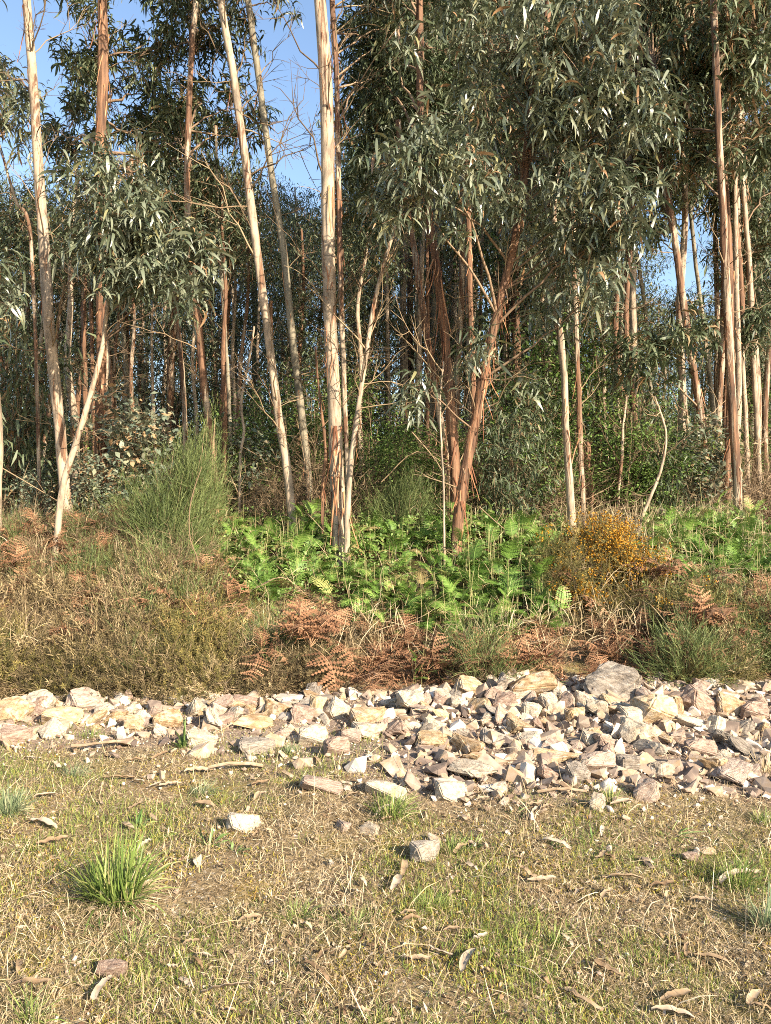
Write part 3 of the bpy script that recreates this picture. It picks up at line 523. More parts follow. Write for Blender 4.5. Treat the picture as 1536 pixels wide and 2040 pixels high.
# ------------------------------------------------------------ shrubs of the understorey
def sprig_tpl(n, spread, ll, lw, stem=.014):
    V = [[-stem, 0, 0], [stem, 0, 0], [0, 0, 1]]; T = [[0, 1, 2]]
    for k in range(n):
        z = .12+.86*(k+rng.random())/n; az = k*2.4+rng.uniform(-.4, .4); a = spread*rng.uniform(.6, 1.3); l_ = ll*rng.uniform(.6, 1.3)
        d = np.array([math.cos(az)*math.sin(a), math.sin(az)*math.sin(a), math.cos(a)]); p = np.array([0, 0, z]); sd_ = np.cross(d, [0, 0, 1.]); sd_ /= np.linalg.norm(sd_)+1e-9
        b_ = len(V); V += [list(p-sd_*lw*.5), list(p+sd_*lw*.5+d*l_*.3), list(p+d*l_)]; T.append([b_, b_+1, b_+2])
    return np.array(V), np.array(T)
def sprigs(n, spread, ll, lw, stem=.014, kinds=4):
    L = [sprig_tpl(n, spread, ll, lw, stem) for _ in range(kinds)]; return np.array([v for v, t in L]), L[0][1]
HEA_V, HEA_T = sprigs(15, .8, .20, .036, .010); BRO_V, BRO_T = sprigs(10, .5, .34, .02, .009); GOR_V, GOR_T = sprigs(20, 1.0, .15, .03, .014); DRY_V, DRY_T = sprigs(10, .9, .35, .012, .010)

def dome_bush(mb, V, T, n, rx, rz, L, up=.5, tb=.5, tvar=.25, c=(0, 0, 0)):
    d = rng.normal(0, 1, (n, 3)); d[:, 2] = np.abs(d[:, 2]); d /= np.linalg.norm(d, axis=1, keepdims=True)
    rr = rng.uniform(.15, 1, n)**.55; ph = rng.uniform(0, 6, 3); lump = 1+.35*np.sin(d[:, 0]*5+ph[0])*np.cos(d[:, 1]*4+ph[1])+.22*np.sin(d[:, 2]*9+d[:, 0]*7+ph[2])
    P = np.asarray(c)+d*(rr*lump)[:, None]*np.array([rx, rx, rz]); z = d*np.array([1, 1, .6])+np.array([0, 0, up])+rng.normal(0, .55, (n, 3))
    scatter(mb, V, None, T, P, frame(z, rng.uniform(0, 6.28, n)), L*rng.uniform(.4, 1.5, n), a=np.clip(rng.normal(tb, tvar, n), 0, 1))
def stems(mb, n, rx, rz, r0=.008):
    for _ in range(n):
        az = rng.uniform(0, 6.28); rad = rx*rng.uniform(.2, .9); b = np.array([math.cos(az)*rad, math.sin(az)*rad, rz*rng.uniform(.5, 1.0)])
        tube(mb, branch_pts(np.array([rng.normal(0, .04), rng.normal(0, .04), -.05]), b, rng.normal(.05, .1), 6), np.linspace(r0, .002, 6), 4, rng.uniform(.1, .9))
def bush_proto(name, V, T, n, rx, rz, L, mat, up, part='foliage', ns=16, extra=None, tb=.5):
    root = empty(name); mb = MB(); dome_bush(mb, V, T, n, rx, rz, L, up, tb, c=(rng.uniform(-.05, .05), 0, 0)); kid(part, mb.mesh(part, M[mat], False), root)
    sb = MB(); stems(sb, ns, rx, rz); kid('stems', sb.mesh('stems', M['twig']), root)
    if extra: extra(root)
    return root
def put(protos, first, k, loc, rz, sc, label, cat, group):
    key = (id(protos), k)
    o = protos[k] if key not in first else copy_tree(protos[k]); first.add(key)
    o.location = loc; o.rotation_euler = (0, 0, rz); o.scale = (sc, sc, sc) if np.isscalar(sc) else tuple(sc); tag(o, label, cat, group); return o
FIRST = set()
def dead_tw(root): mb = MB(); dome_bush(mb, DRY_V, DRY_T, 60, .44, .46, .3, .3, .6, .3); kid('dead_twigs', mb.mesh('dead_twigs', M['twig'], False), root)
HEATHER = [bush_proto('heather_bush', HEA_V, HEA_T, 1150, .42, .40, .18, 'heather', u_, tb=t_, extra=dead_tw) for u_, t_ in ((.6, .3), (.9, .45), (.3, .55), (.7, .7), (.5, .4), (1.1, .6))]
SHOOT = [bush_proto('green_shoot_bush', BRO_V, BRO_T, 420, .34, .5, .24, 'broom', .9) for _ in range(2)]
OLIVE = [bush_proto('scrub_bush', GOR_V, GOR_T, 1300, .42, .45, .17, 'olive', .6) for _ in range(3)]
DEADTW = [bush_proto('dry_twig_tangle', DRY_V, DRY_T, 700, .5, .5, .26, 'twig', .2, 'twigs', 26) for _ in range(3)]

def leafy_shrub(name, H, wd, tpl, tq, mat, L, n, bark='twig'):
    root = empty(name); cb, sb = MB(), MB()
    for _ in range(7):
        az = rng.uniform(0, 6.28); b = np.array([math.cos(az)*wd*.5*rng.random(), math.sin(az)*wd*.5*rng.random(), H*rng.uniform(.6, 1)])
        P = branch_pts(np.array([rng.normal(0, .08), rng.normal(0, .08), -.05]), b, .05, 8); tube(sb, P, np.linspace(.014, .004, 8), 5, rng.uniform(.2, .9))
        for k in range(18):
            i = rng.integers(2, 8); d = rng.normal(0, 1, 3); d[2] = abs(d[2])*.6; tp = P[i]+d*wd*.28
            tube(sb, branch_pts(P[i], tp, .1, 4), np.linspace(.005, .002, 4), 3, .4)
            spray(cb, tp[None]+rng.normal(0, .10, (3, 3)), n, L, tpl, tq, sprd=.25, hang=.08, tvar=.3)
    kid('foliage', cb.mesh('foliage', M[mat]), root); kid('stems', sb.mesh('stems', M[bark]), root); return root
GREEN = [leafy_shrub('leafy_shrub', 2.6, 1.3, ROUND, RQ, 'leaf_green', .06, 13) for _ in range(3)]
JUV = [leafy_shrub('juvenile_eucalyptus', 2.4, .9, ROUND, RQ, 'leaf_juv', .12, 5) for _ in range(3)]
SAP = [leafy_shrub('eucalyptus_sapling', 3.0, .9, LEAFB, LQB, 'leaf_mid', .19, 6) for _ in range(3)]
def on(px, d): x = (px-CX)/F*d; return (x, d, float(gz(x, d)))
shr = [  # px, distance, height m, kind list, kind index, label
 (1240, 10.6, 1.9, GREEN, 0, 'fresh green leafy shrub behind the flowering gorse'),
 (1080, 13.5, 3.6, GREEN, 1, 'tall light-green leafy shrub left of the pale slim trunk'),
 (1055, 16, 5.4, GREEN, 2, 'yellow-green slender broadleaf tree above the tall green shrub'),
 (600, 13, 2.5, GREEN, 0, 'dark green leafy shrub between the pale pair and the thickest trunk'),
 (520, 12, 2.2, GREEN, 1, 'dark green shrub right of the broom at the foot of the pale pair'),
 (735, 13, 2.3, GREEN, 2, 'dark leafy shrub right of the thickest trunk'),
 (780, 11.5, 1.6, GREEN, 0, 'small-leaved dark shrub behind the little broom'),
 (1330, 11.5, 1.7, GREEN, 1, 'green shrub below the grey leaning pole on the right'),
 (260, 9.7, 2.0, JUV, 0, 'juvenile eucalyptus with broad bluish leaves behind the broom'),
 (190, 9.4, 1.1, JUV, 1, 'dry juvenile eucalyptus with curled brown leaves at the foot of the red trunk'),
 (70, 9.8, .9, JUV, 2, 'broad-leaved young eucalyptus at the foot of the first tall cream trunk'),
 (500, 11, 1.7, JUV, 0, 'young eucalyptus with pale round leaves right of the broom'),
 (1400, 10.8, 1.6, JUV, 1, 'juvenile eucalyptus with silvery leaves in the right-hand cluster'),
 (1010, 9.8, 1.7, SAP, 0, 'drooping dark-leaved sapling right of the leaning red trunk'),
 (1075, 10.4, 2.1, SAP, 1, 'olive drooping sapling left of the pale slim trunk'),
 (1320, 10.6, 1.9, SAP, 2, 'thin sapling with drooping leaves above the forked bare stem'),
 (30, 10.6, 3.2, SAP, 0, 'sapling filling the left edge below the bright gap'),
 (1270, 12, 2.3, SAP, 1, 'dark sapling under the blue gap on the right')]
for px, d, h, kl, k, lab in shr:
    H0 = 2.6 if kl is GREEN else 2.4 if kl is JUV else 3.0
    put(kl, FIRST, k, on(px, d), rng.uniform(0, 6.28), (h/H0*.95+.05, h/H0*.95+.05, h/H0), lab, 'shrub', 'shrubs of the understorey')
for k in range(56):
    px = -120+1780*(k+.5)/56+rng.normal(0, 15); d = rng.uniform(14, 34); kl = [GREEN, SAP, JUV, GREEN, SAP][k % 5]; s_ = rng.uniform(.55, 1.1)*(1+.03*(d-14))
    lab = {id(GREEN): 'dark green shrub in the shaded undergrowth between the trunks', id(SAP): 'thin eucalyptus sapling in the shaded undergrowth between the trunks', id(JUV): 'grey-leaved young eucalyptus in the shaded undergrowth between the trunks'}[id(kl)]
    put(kl, FIRST, k % 3, on(px, d), rng.uniform(0, 6.28), (s_*1.5, s_*1.2, s_), lab, 'shrub', 'shrubs deep in the grove')
for k in range(26):
    px = [rng.uniform(440, 1120), rng.uniform(1120, 1540), rng.uniform(-20, 440)][0 if k < 12 else 1 if k < 20 else 2]; d = rng.uniform(10.3, 14.5); s_ = rng.uniform(.3, .62)
    put(GREEN, FIRST, k % 3, on(px, d), rng.uniform(0, 6.28), (s_*1.5, s_*1.3, s_), 'low mid-green leafy shrub filling the ground '+('between the middle trunks' if k < 12 else 'under the right-hand poles' if k < 20 else 'behind the left trunks'), 'shrub', 'low shrubs behind the front trunks')
for k in range(44):
    px = -60+1680*(k+.5)/44+rng.normal(0, 18); d = rng.uniform(10, 14); s_ = rng.uniform(1.0, 2.2)
    put(DEADTW, FIRST, k % 3, on(px, d), rng.uniform(0, 6.28), (s_*.9, s_*.9, s_), 'tangle of bare twigs on the grove floor '+('at the far left' if px < 300 else 'behind the pale pair and the thickest trunk' if px < 720 else 'behind the middle red clump' if px < 1100 else 'under the right-hand poles'), 'twigs', 'tangles of dead twigs under the trees')

# ------------------------------------------------------------ broom, gorse
def broom(label, px, d, wpx, hpx, n, name='broom_bush'):
    base = np.array(on(px, d)); rx = wpx*d/F/2; rz = hpx*d/F
    root = empty(name, base); tag(root, label, 'bush'); mb, sb = MB(), MB()
    lobes = [(.28, .74, .52), (-.38, .46, .66), (.12, .28, .7), (.55, .42, .4)]
    nst = 46
    for k in range(nst):
        lx, lz, lr = lobes[rng.choice(4, p=[.32, .36, .2, .12])]; v_ = rng.normal(0, 1, 3); v_ /= np.linalg.norm(v_); v_ *= rng.uniform(.3, 1)
        b = np.array([(lx+v_[0]*lr)*rx, v_[1]*lr*rx, max(.12, lz+v_[2]*lr*.42)*rz]); P = branch_pts(np.array([rng.normal(0, .06), rng.normal(0, .06), -.05]), b, -.06, 9)
        tube(sb, P, np.linspace(.012, .003, 9), 4, rng.uniform(.3, 1)); m = rng.poisson(n/nst)
        i = rng.integers(4, 9, m); d_ = (P[-1]-P[3])/np.linalg.norm(P[-1]-P[3])
        pos = P[i]+rng.normal(0, .085, (m, 3)); z = d_*.8+np.array([0, 0, .35])+rng.normal(0, .45, (m, 3))
        scatter(mb, BRO_V, None, BRO_T, pos, frame(z, rng.uniform(0, 6.28, m)), rng.uniform(.08, .32, m), a=np.clip(rng.normal(.5, .28, m)+rng.normal(0, .15), 0, 1))
    mb.build('foliage', M['broom'], root, False); sb.build('stems', M['twig'], root); return root
broom('large round green broom bush in the left middle', 345, 8.7, 225, 270, 3400)
broom('small dim broom bush behind the ferns in the middle', 800, 9.6, 130, 130, 1500)
broom('low grey-green broom sprig right of the round broom', 410, 9.3, 80, 300, 900)
tube_mb = MB()
root = empty('leaning_stem', np.array(on(398, 7.7))); tag(root, 'thin pale bare stem leaning up into the round broom', 'stem')
b0 = np.array(on(398, 7.7)); P = catmull([W(400, 1175, 7.7)-[0, 0, .1], W(395, 1120, 7.75), W(378, 1070, 7.8), W(380, 1000, 7.9), W(402, 930, 8.1)], 14); tube(tube_mb, P, np.linspace(.010, .004, 14), 6, .6); tube_mb.build('stem', M['twig'], root, off=b0)

FLV = np.array([[0, 0, 0], [.5, .1, .5], [0, .5, .6], [-.5, 0, .45], [0, -.5, .55], [0, 0, 1]]); FLT = np.array([[0, 1, 2], [0, 2, 3], [0, 3, 4], [0, 4, 1], [5, 1, 2], [5, 3, 4]])
def gorse(label, blobs, px, d):
    base = np.array(on(px, d)); root = empty('gorse_bush', base); tag(root, label, 'bush'); mb, fb, sb = MB(), MB(), MB()
    for (cx, cy, rx, ry, n, nf) in blobs:
        c = W(cx, cy, d); P = c+np.clip(rng.normal(0, .45, (n, 3)), -1, 1)*np.array([rx, rx*.8, ry])*d/F
        z = rng.normal(0, .5, (n, 3))+[0, -.1, .8]
        scatter(mb, GOR_V, None, GOR_T, P, frame(z, rng.uniform(0, 6.28, n)), rng.uniform(.10, .2, n), a=np.clip(rng.normal(.45, .25, n), 0, 1))
        ci = rng.integers(0, n, max(1, nf//9)); Pf = np.repeat(P[ci], 9, 0)+rng.normal(0, .035, (len(ci)*9, 3))+[0, -.02, .05]; m = len(Pf)
        scatter(fb, FLV[None], None, FLT, Pf, frame(rng.normal(0, 1, (m, 3))+[0, -.3, .6], rng.uniform(0, 6.28, m)), rng.uniform(.013, .026, m), a=rng.uniform(0, 1, m))
        for _ in range(14): tube(sb, branch_pts(base+rng.normal(0, .05, 3)*[1, 1, 0], P[rng.integers(n)], rng.normal(0, .1), 7), np.linspace(.01, .003, 7), 4, rng.uniform(.1, .8))
    mb.build('spines', M['olive'], root, False, base); fb.build('flowers', M['flower'], root, False, base) if fb.n else None; sb.build('stems', M['twig'], root, off=base)
gorse('gorse bush thick with orange-yellow flowers', [(1195, 1085, 62, 50, 520, 1700), (1255, 1135, 68, 52, 520, 1900), (1140, 1100, 70, 50, 420, 260), (1215, 1170, 100, 60, 620, 200), (1110, 1150, 60, 60, 300, 60)], 1205, 8.0)
gorse('sparse gorse with a few yellow blooms in front of the flowering one', [(1155, 1195, 42, 48, 300, 600), (1120, 1160, 60, 80, 460, 100), (1200, 1230, 80, 50, 420, 40)], 1140, 7.5)
gorse('olive gorse bush with tiny yellow buds above the rocks on the right', [(1390, 1250, 90, 80, 1500, 200), (1370, 1330, 60, 50, 600, 60)], 1390, 7.0)

# ------------------------------------------------------------ bank cover: heather, scrub, dead bracken
def frond_mesh(L, droop, mat, pin=17, curl=0.0, dead=False, m=6):
    mb = MB(); n = 12 if m > 3 else 6; s = np.linspace(0, 1, n); a = R(62)-R(droop)*s; ds = L/(n-1)
    x = np.concatenate([[0], np.cumsum(np.cos((a[1:]+a[:-1])/2)*ds)]); z = np.concatenate([[0], np.cumsum(np.sin((a[1:]+a[:-1])/2)*ds)]); y = curl*s*s*L
    P = np.stack([x, y, z], -1); tube(mb, P, np.linspace(.0035, .001, n), 3, .9)
    for k in range(pin):
        u = .25+.74*k/(pin-1); i = u*(n-1); i0 = min(n-2, int(i)); f = i-i0; p = P[i0]*(1-f)+P[i0+1]*f; tdir = P[i0+1]-P[i0]; tdir /= np.linalg.norm(tdir)
        pl = L*.30*math.sin(math.pi*min(1, (1-u)*.78+.1))**.8
        for sgn in (-1, 1):
            side = np.cross(tdir, [0, 0, 1.]); side /= np.linalg.norm(side); dr = sgn*side*.92+tdir*.38+np.array([0, 0, -.12-(.5 if dead else 0)*rng.random()])+rng.normal(0, .06+.25*dead, 3); dr /= np.linalg.norm(dr)
            wv = np.cross(dr, np.cross(side*sgn, tdir)); wv = tdir-dr*np.dot(tdir, dr); wv /= np.linalg.norm(wv)+1e-9
            V = []; T = []; Q = []
            for g in range(m):                          # toothed leaflets on both sides of the pinna rib
                g0, g1 = g/m, (g+1)/m; wdt = pl*.155*(1-.7*g0); a0 = p+dr*pl*g0; a1 = p+dr*pl*g1; b_ = len(V)
                V += [a0, a1, a0+dr*pl*.10+wv*wdt, a0+dr*pl*.10-wv*wdt]; T += [[b_, b_+1, b_+2], [b_, b_+3, b_+1]]
            mb.add(np.array(V), None, T, np.clip(rng.uniform(.25, .75)+.2*(k/pin)-.1, 0, 1))
    me = mb.mesh('frond', M[mat], False); ARR[me.name] = (np.concatenate(mb.V), np.concatenate(mb.Q), np.concatenate(mb.T), np.concatenate(mb.A)); return me
ARR = {}
FR = [frond_mesh(rng.uniform(.28, .46), rng.uniform(35, 120), 'fern', curl=rng.normal(0, .12)) for _ in range(9)]
FRL = [frond_mesh(rng.uniform(.28, .46), rng.uniform(35, 120), 'fern', 14, rng.normal(0, .12), m=3) for _ in range(9)]
FRD = [frond_mesh(rng.uniform(.4, .55), rng.uniform(80, 150), 'rust', 11, rng.normal(0, .2), True) for _ in range(4)]
def fern_proto(name, meshes, nf, tilt, stalk):
    root = empty(name)
    for k in range(nf):
        o = kid('frond', meshes[rng.integers(len(meshes))], root); o.rotation_euler = (rng.normal(0, .15), rng.normal(.1, tilt*2.2), k*6.283/nf+rng.normal(0, .35)); s_ = rng.uniform(.5, 1.2); o.scale = (s_, s_, s_); o.location = (0, 0, stalk*rng.uniform(.2, 1.15) if stalk else 0)
    if stalk:
        mb = MB(); tube(mb, np.array([[0, 0, -.05], [.01, 0, stalk*.5], [0, .01, stalk]]), [.005, .004, .003], 4, .5)
        for _ in range(2):
            b = rng.normal(0, .07, 2); tube(mb, np.array([[b[0], b[1], -.05], [b[0]*1.2, b[1]*1.2, .3], [b[0]*1.5, b[1]*1.4, stalk+rng.uniform(.1, .35)]]), [.004, .003, .002], 4, .8)
        kid('stalk', mb.mesh('stalk', M['stalk']), root)
    return root
FERN = [fern_proto('green_fern', FR, n_, .18, s_) for n_, s_ in ((6, .22), (7, .32), (5, .42), (8, .16))]
DEADF = [fern_proto('dead_bracken', FRD, n_, .5, 0) for n_ in (7, 8, 9)]

def area(n, x0, x1, y0, y1): return np.stack([rng.uniform(x0, x1, n), rng.uniform(y0, y1, n)], -1)
def pix(x, y, z): return CX+x/y*F, HY-(z-CH)/y*F
def fern_low(px): return float(np.interp(px, [380, 600, 750, 850, 1000, 1110], [1190, 1235, 1265, 1310, 1310, 1290]))
# heather over the lower and left bank, olive scrub higher up at the left and right
cnt = 0
for x, y in area(560, -4.6, 4.6, 6.35, 9.6):
    z = float(gz(x, y)); px, py = pix(x, y, z)
    lim = fern_low(px)
    fernzone = (420 < px < 1115 and py < lim+25) or (px > 1290 and py < 1200) or (1105 < px < 1300 and py < 1235)
    rustzone = (720 < px < 1170 and py > lim-10) or (1170 < px < 1340 and py > 1270)
    if py > 1392 or (fernzone and not rustzone): continue
    s_ = rng.choice([.5, .65, .8, .95, 1.15])*rng.uniform(.85, 1.1)*(1.0 if px < 420 else .72)
    if 420 < px < 1120: s_ = min(s_, .75)
    elif y > 8.2: s_ *= .7
    if rustzone or (rng.random() < .24):
        if py > 1380: continue
        put(DEADF, FIRST, cnt % 3, (x, y, z+(.06 if rustzone else .33)), rng.uniform(0, 6.28), np.array([1, 1, .75])*rng.uniform(.8, 1.2), 'rust-brown dead bracken crumpled on the '+('left' if px < 768 else 'right')+' half of the bank', 'fern', 'dead bracken on the bank')
        if rustzone and rng.random() > .12: cnt += 1; continue
    if rng.random() < (.17 if px < 420 or px > 1130 else .05): put(SHOOT, FIRST, cnt % 2, (x, y, z), rng.uniform(0, 6.28), rng.uniform(.6, 1.05), 'wispy green broom seedling poking out of the '+('left' if px < 600 else 'right')+' bank scrub', 'bush', 'green broom seedlings on the bank')
    top = py < 1230
    if (top and rng.random() < .35) or (px > 1330 and rng.random() < .5) or (px < 520 and rng.random() < .34):
        put(OLIVE, FIRST, cnt % 3, (x, y, z-.04), rng.uniform(0, 6.28), s_*.9, 'olive-brown scrub bush among the heather '+('at the lower left of the bank' if px < 500 and py > 1230 else 'at the upper left of the bank' if px < 500 else 'on the middle of the bank' if px < 1150 else 'at the right end of the bank'), 'bush', 'olive scrub bushes on the bank')
    else:
        put(HEATHER, FIRST, cnt % 6, (x, y, z-.05), rng.uniform(0, 6.28), (s_, s_, s_*rng.uniform(.8, 1.2)), 'brown wiry heather bush '+('at the left end of the bank' if px < 300 else 'on the bank above the left half of the rocks' if px < 760 else 'on the bank above the right half of the rocks' if px < 1200 else 'at the right end of the bank'), 'heather', 'heather bushes on the bank')
    cnt += 1
# paler twig tangles and straw lying over the heather
for x, y in area(34, -4.4, 4.4, 6.9, 9.0):
    z = float(gz(x, y)); px, py = pix(x, y, z)
    if px > 430 and not (px > 1340 and py > 1250): continue
    left = px < 500; put(DEADTW, FIRST, rng.integers(3), (x, y, z+.12), rng.uniform(0, 6.28), rng.uniform(.5, .95), 'pale tangle of dry twigs over the heather on the '+('left' if left else 'right')+' of the bank', 'twigs', 'dry twig tangles on the bank')
mb = MB(); n = 16000; xx = rng.uniform(-4.6, 4.6, n); yy = rng.uniform(6.5, 10, n); g_ = np.array([mnoise.noise((a*1.3, b*1.3, 4)) for a, b in zip(xx, yy)]); px, py = pix(xx, yy, gz(xx, yy)); k = ((g_ > -.05) | (rng.random(n) < .3)) & ~((px > 430) & (px < 1115) & (py < 1290) & (rng.random(n) < .8)); xx, yy = xx[k], yy[k]; n = len(xx)
scatter(mb, BLADE, BQ, None, np.stack([xx, yy, gz(xx, yy)+rng.uniform(.12, .42, n)], -1), rot(rng.uniform(0, 6.28, n), rng.normal(0, .5, n), rng.normal(0, .4, n)), np.stack([rng.uniform(.12, .4, n)]+[np.full(n, .09)]+[rng.uniform(.08, .32, n)], -1), a=rng.uniform(.1, .95, n))
tag(mb.build('dry_bank_grass', M['straw']), 'thin dry straw blades sticking out of the bank scrub', 'grass', kind='stuff')
mb = MB(); n = 30000; xx = rng.uniform(-3.4, 5, n); yy = rng.uniform(7.2, 11.5, n); g_ = np.array([mnoise.noise((a*1.5, b*1.5, 14)) for a, b in zip(xx, yy)]); px, py = pix(xx, yy, gz(xx, yy))
k = (((px > 420) & (px < 1120)) | (px > 1280)) & (py < 1250) & (g_ > -.2); xx, yy = xx[k], yy[k]; n = len(xx)
scatter(mb, ROUND, RQ, None, np.stack([xx, yy, gz(xx, yy)+rng.uniform(0, 1, n)**1.5*.5], -1), rot(rng.uniform(0, 6.28, n), rng.normal(0, .5, n), rng.normal(0, .5, n)), rng.uniform(.025, .055, n), a=rng.uniform(.2, 1, n))
tag(mb.build('undergrowth_leaves', M['weed'], None, False), 'small-leaved green undergrowth filling the fern patches', 'undergrowth', kind='stuff')
# dead bracken and dry stalks at the upper left
for x, y in area(40, -4.2, -1.7, 7.3, 9.4):
    z = float(gz(x, y)); put(DEADF, FIRST, rng.integers(3), (x, y, z+.26), rng.uniform(0, 6.28), np.array([1, 1, .5])*rng.uniform(.7, 1.1), 'pale dry bracken lying over the heather at the upper left', 'fern', 'dry bracken over the left heather')
# green ferns
nf = 0
for x, y in area(1900, -2.6, 4.6, 6.9, 9.8):
    z = float(gz(x, y)); px, py = pix(x, y, z)
    inz = (385 < px < 1115 and py < fern_low(px)) or (px > 1280 and py < 1195)
    if not inz or nf >= 292: continue
    if px < 480 and rng.random() < .4: continue
    mid = px < 1150
    put(FERN, FIRST, rng.integers(4), (x, y, z), rng.uniform(0, 6.28), rng.uniform(.5, .95), ('bright green bracken fern in the patch '+('left of the thickest trunk' if px < 660 else 'between the thickest and leaning red trunks' if px < 900 else 'right of the leaning red trunk')) if mid else 'green bracken fern in the fern patch at the right under the poles', 'fern', 'ferns of the middle patch' if mid else 'ferns of the right patch'); nf += 1
for (px, py, s_, lab) in ((850, 1270, 1.0, 'green fern hanging down the bank, lowest of the middle patch'), (890, 1315, .85, 'yellow-green fern arching just above the rocks in the middle'), (1010, 1240, 1.2, 'wide green fern spreading right at the lower edge of the middle patch'),
                          (1075, 1250, 1.0, 'dark green fern at the lower right edge of the middle patch'), (5, 1385, .6, 'small yellow-green fern by the rocks at the left edge'), (828, 1375, .5, 'dark little fern over the bright white rock'), (710, 1240, .7, 'small green fern in the heather below the thickest trunk'), (945, 1230, 1.1, 'broad green fern over the dark red hollow in the bank')):
    p = G(px, py); put(FERN, FIRST, rng.integers(4), p, rng.uniform(0, 6.28), s_, lab, 'fern', None)
mb = MB(); cnt = 0                                     # fern fronds that run together between the plants
while cnt < 1700:
    x = rng.uniform(-2.6, 4.6); y = rng.uniform(6.9, 10.4); z = float(gz(x, y)); px, py = pix(x, y, z)
    if not ((370 < px < 1115 and py < fern_low(px)) or (px > 1280 and py < 1195)): continue
    V, Q, T, A = ARR[FRL[rng.integers(9)].name]
    if rng.random() < .1: A = np.full(len(A), 1.0)
    Mx = rot(rng.uniform(0, 6.28), rng.normal(.1, .45), rng.normal(0, .25)); mb.add((V*rng.uniform(.4, .85))@Mx.T+np.array([x, y, z+rng.uniform(0, .28)]), Q, T, np.clip(A+rng.normal(0, .22), 0, 1)); cnt += 1
tag(mb.build('fern_thicket', M['fern'], None, False), 'tangled fronds running together between the ferns', 'ferns', kind='stuff')
# dry sticks arching over the scrub, each a thing
for (p0, p1, p2, d, lab) in (((5, 1230), (120, 1185), (215, 1205), 7.4, 'pale arched stick over the scrub at the far left'), ((120, 1190), (175, 1235), (235, 1222), 7.3, 'forked pale stick curving through the left heather'), ((255, 1145), (275, 1125), (292, 1108), 7.8, 'short straight straw stick poking up in the left scrub'),
                             ((315, 1275), (360, 1295), (410, 1310), 7.0, 'thin dry stick lying on the heather above the left rocks'), ((495, 1180), (560, 1150), (610, 1185), 7.8, 'arched dry stick at the left end of the ferns'), ((555, 1400), (550, 1320), (552, 1230), 6.7, 'tall dry straw stem rising over the middle rocks'),
                             ((590, 1390), (620, 1330), (662, 1285), 6.8, 'slanting dry straw stem over the middle rocks'), ((1130, 1145), (1160, 1132), (1178, 1130), 7.6, 'pale broken stick among the gorse'), ((1185, 1190), (1210, 1210), (1240, 1235), 7.5, 'pale stick sloping down below the gorse'),
                             ((955, 1010), (1000, 1050), (1036, 1075), 8.6, 'straight pale stick leaning beside the leaning red trunk'), ((760, 960), (830, 900), (905, 935), 9.2, 'grey arched bramble cane behind the ferns'), ((0, 930), (60, 965), (118, 1000), 9.0, 'long thin bare cane sloping at the far left'), ((820, 860), (870, 920), (905, 985), 8.8, 'bare slanting branch left of the red clump')):
    mb = MB(); A = np.array([W(*p0, d), W(*p1, d-.1), W(*p2, d+.05)]); P = catmull(A, 9); tube(mb, P, np.linspace(.008, .003, 9), 5, .85)
    for j in (3, 5, 6): tube(mb, branch_pts(P[j], P[j]+rng.normal(0, .12, 3)+[0, 0, .05], 0, 4), np.linspace(.004, .0015, 4), 3, .8)
    tag(mb.build('dry_stick', M['twig']), lab, 'stick')
# brown litter lying under the bushes
mb = MB(); n = 15000
xx = rng.uniform(-5, 5, n); yy = rng.uniform(6.3, 13, n); P = np.stack([xx, yy, gz(xx, yy)+rng.uniform(0, .10, n)], -1)
scatter(mb, HEA_V, None, HEA_T[:9], P, frame(rng.normal(0, 1, (n, 3))+[0, 0, .35], rng.uniform(0, 6.28, n)), rng.uniform(.08, .2, n), a=np.clip(rng.normal(.5, .28, n), 0, 1))
tag(mb.build('bank_litter', M['rust'], None, False), 'brown dead stalks and litter covering the bank', 'litter', kind='stuff')

# ------------------------------------------------------------ rocks
def rock_mesh(seed, n=13, flat=1.0, sub=2):
    r_ = random.Random(seed); bm = bmesh.new()
    for _ in range(n):
        v = Vector((r_.gauss(0, 1), r_.gauss(0, 1), r_.gauss(0, 1))); v.normalize()
        v = Vector([max(-.62, min(.62, c)) for c in v]); bm.verts.new(v)
    bmesh.ops.convex_hull(bm, input=bm.verts)
    loose = [v for v in bm.verts if not v.link_faces]; bmesh.ops.delete(bm, geom=loose, context='VERTS')
    bmesh.ops.dissolve_limit(bm, angle_limit=R(16), verts=bm.verts, edges=bm.edges)
    bmesh.ops.bevel(bm, geom=list(bm.edges), offset=.06, segments=2, affect='EDGES')
    bmesh.ops.triangulate(bm, faces=bm.faces)
    for k in range(sub):
        bmesh.ops.subdivide_edges(bm, edges=[e for e in bm.edges if e.calc_length() > .28/(k+1)], cuts=1, use_grid_fill=False); bmesh.ops.triangulate(bm, faces=bm.faces)
    for v in bm.verts:
        p = v.co*2.2+Vector((seed*3.1, 0, 0)); v.co += v.co.normalized()*(mnoise.noise(p)*.10+mnoise.noise(p*3)*.06+mnoise.noise(p*7)*.03)
    me = bpy.data.meshes.new('rock'); 
    co = [v.co for v in bm.verts]; lo = [min(c[k] for c in co) for k in range(3)]; hi = [max(c[k] for c in co) for k in range(3)]
    for v in bm.verts:
        for k in range(3): v.co[k] = (v.co[k]-(lo[k]+hi[k])/2)/(hi[k]-lo[k])
    bm.to_mesh(me); bm.free(); return me
RM = {}
ROCKK = {'w': 'rock_white', 't': 'rock_tan', 'p': 'rock_pink', 'g': 'rock_grey'}
base_rocks = [rock_mesh(s_, 10+s_ % 7) for s_ in range(12)]
for c, mn in ROCKK.items():
    RM[c] = []
    for b_ in base_rocks: m = b_.copy(); m.materials.append(M[mn]); RM[c].append(m)
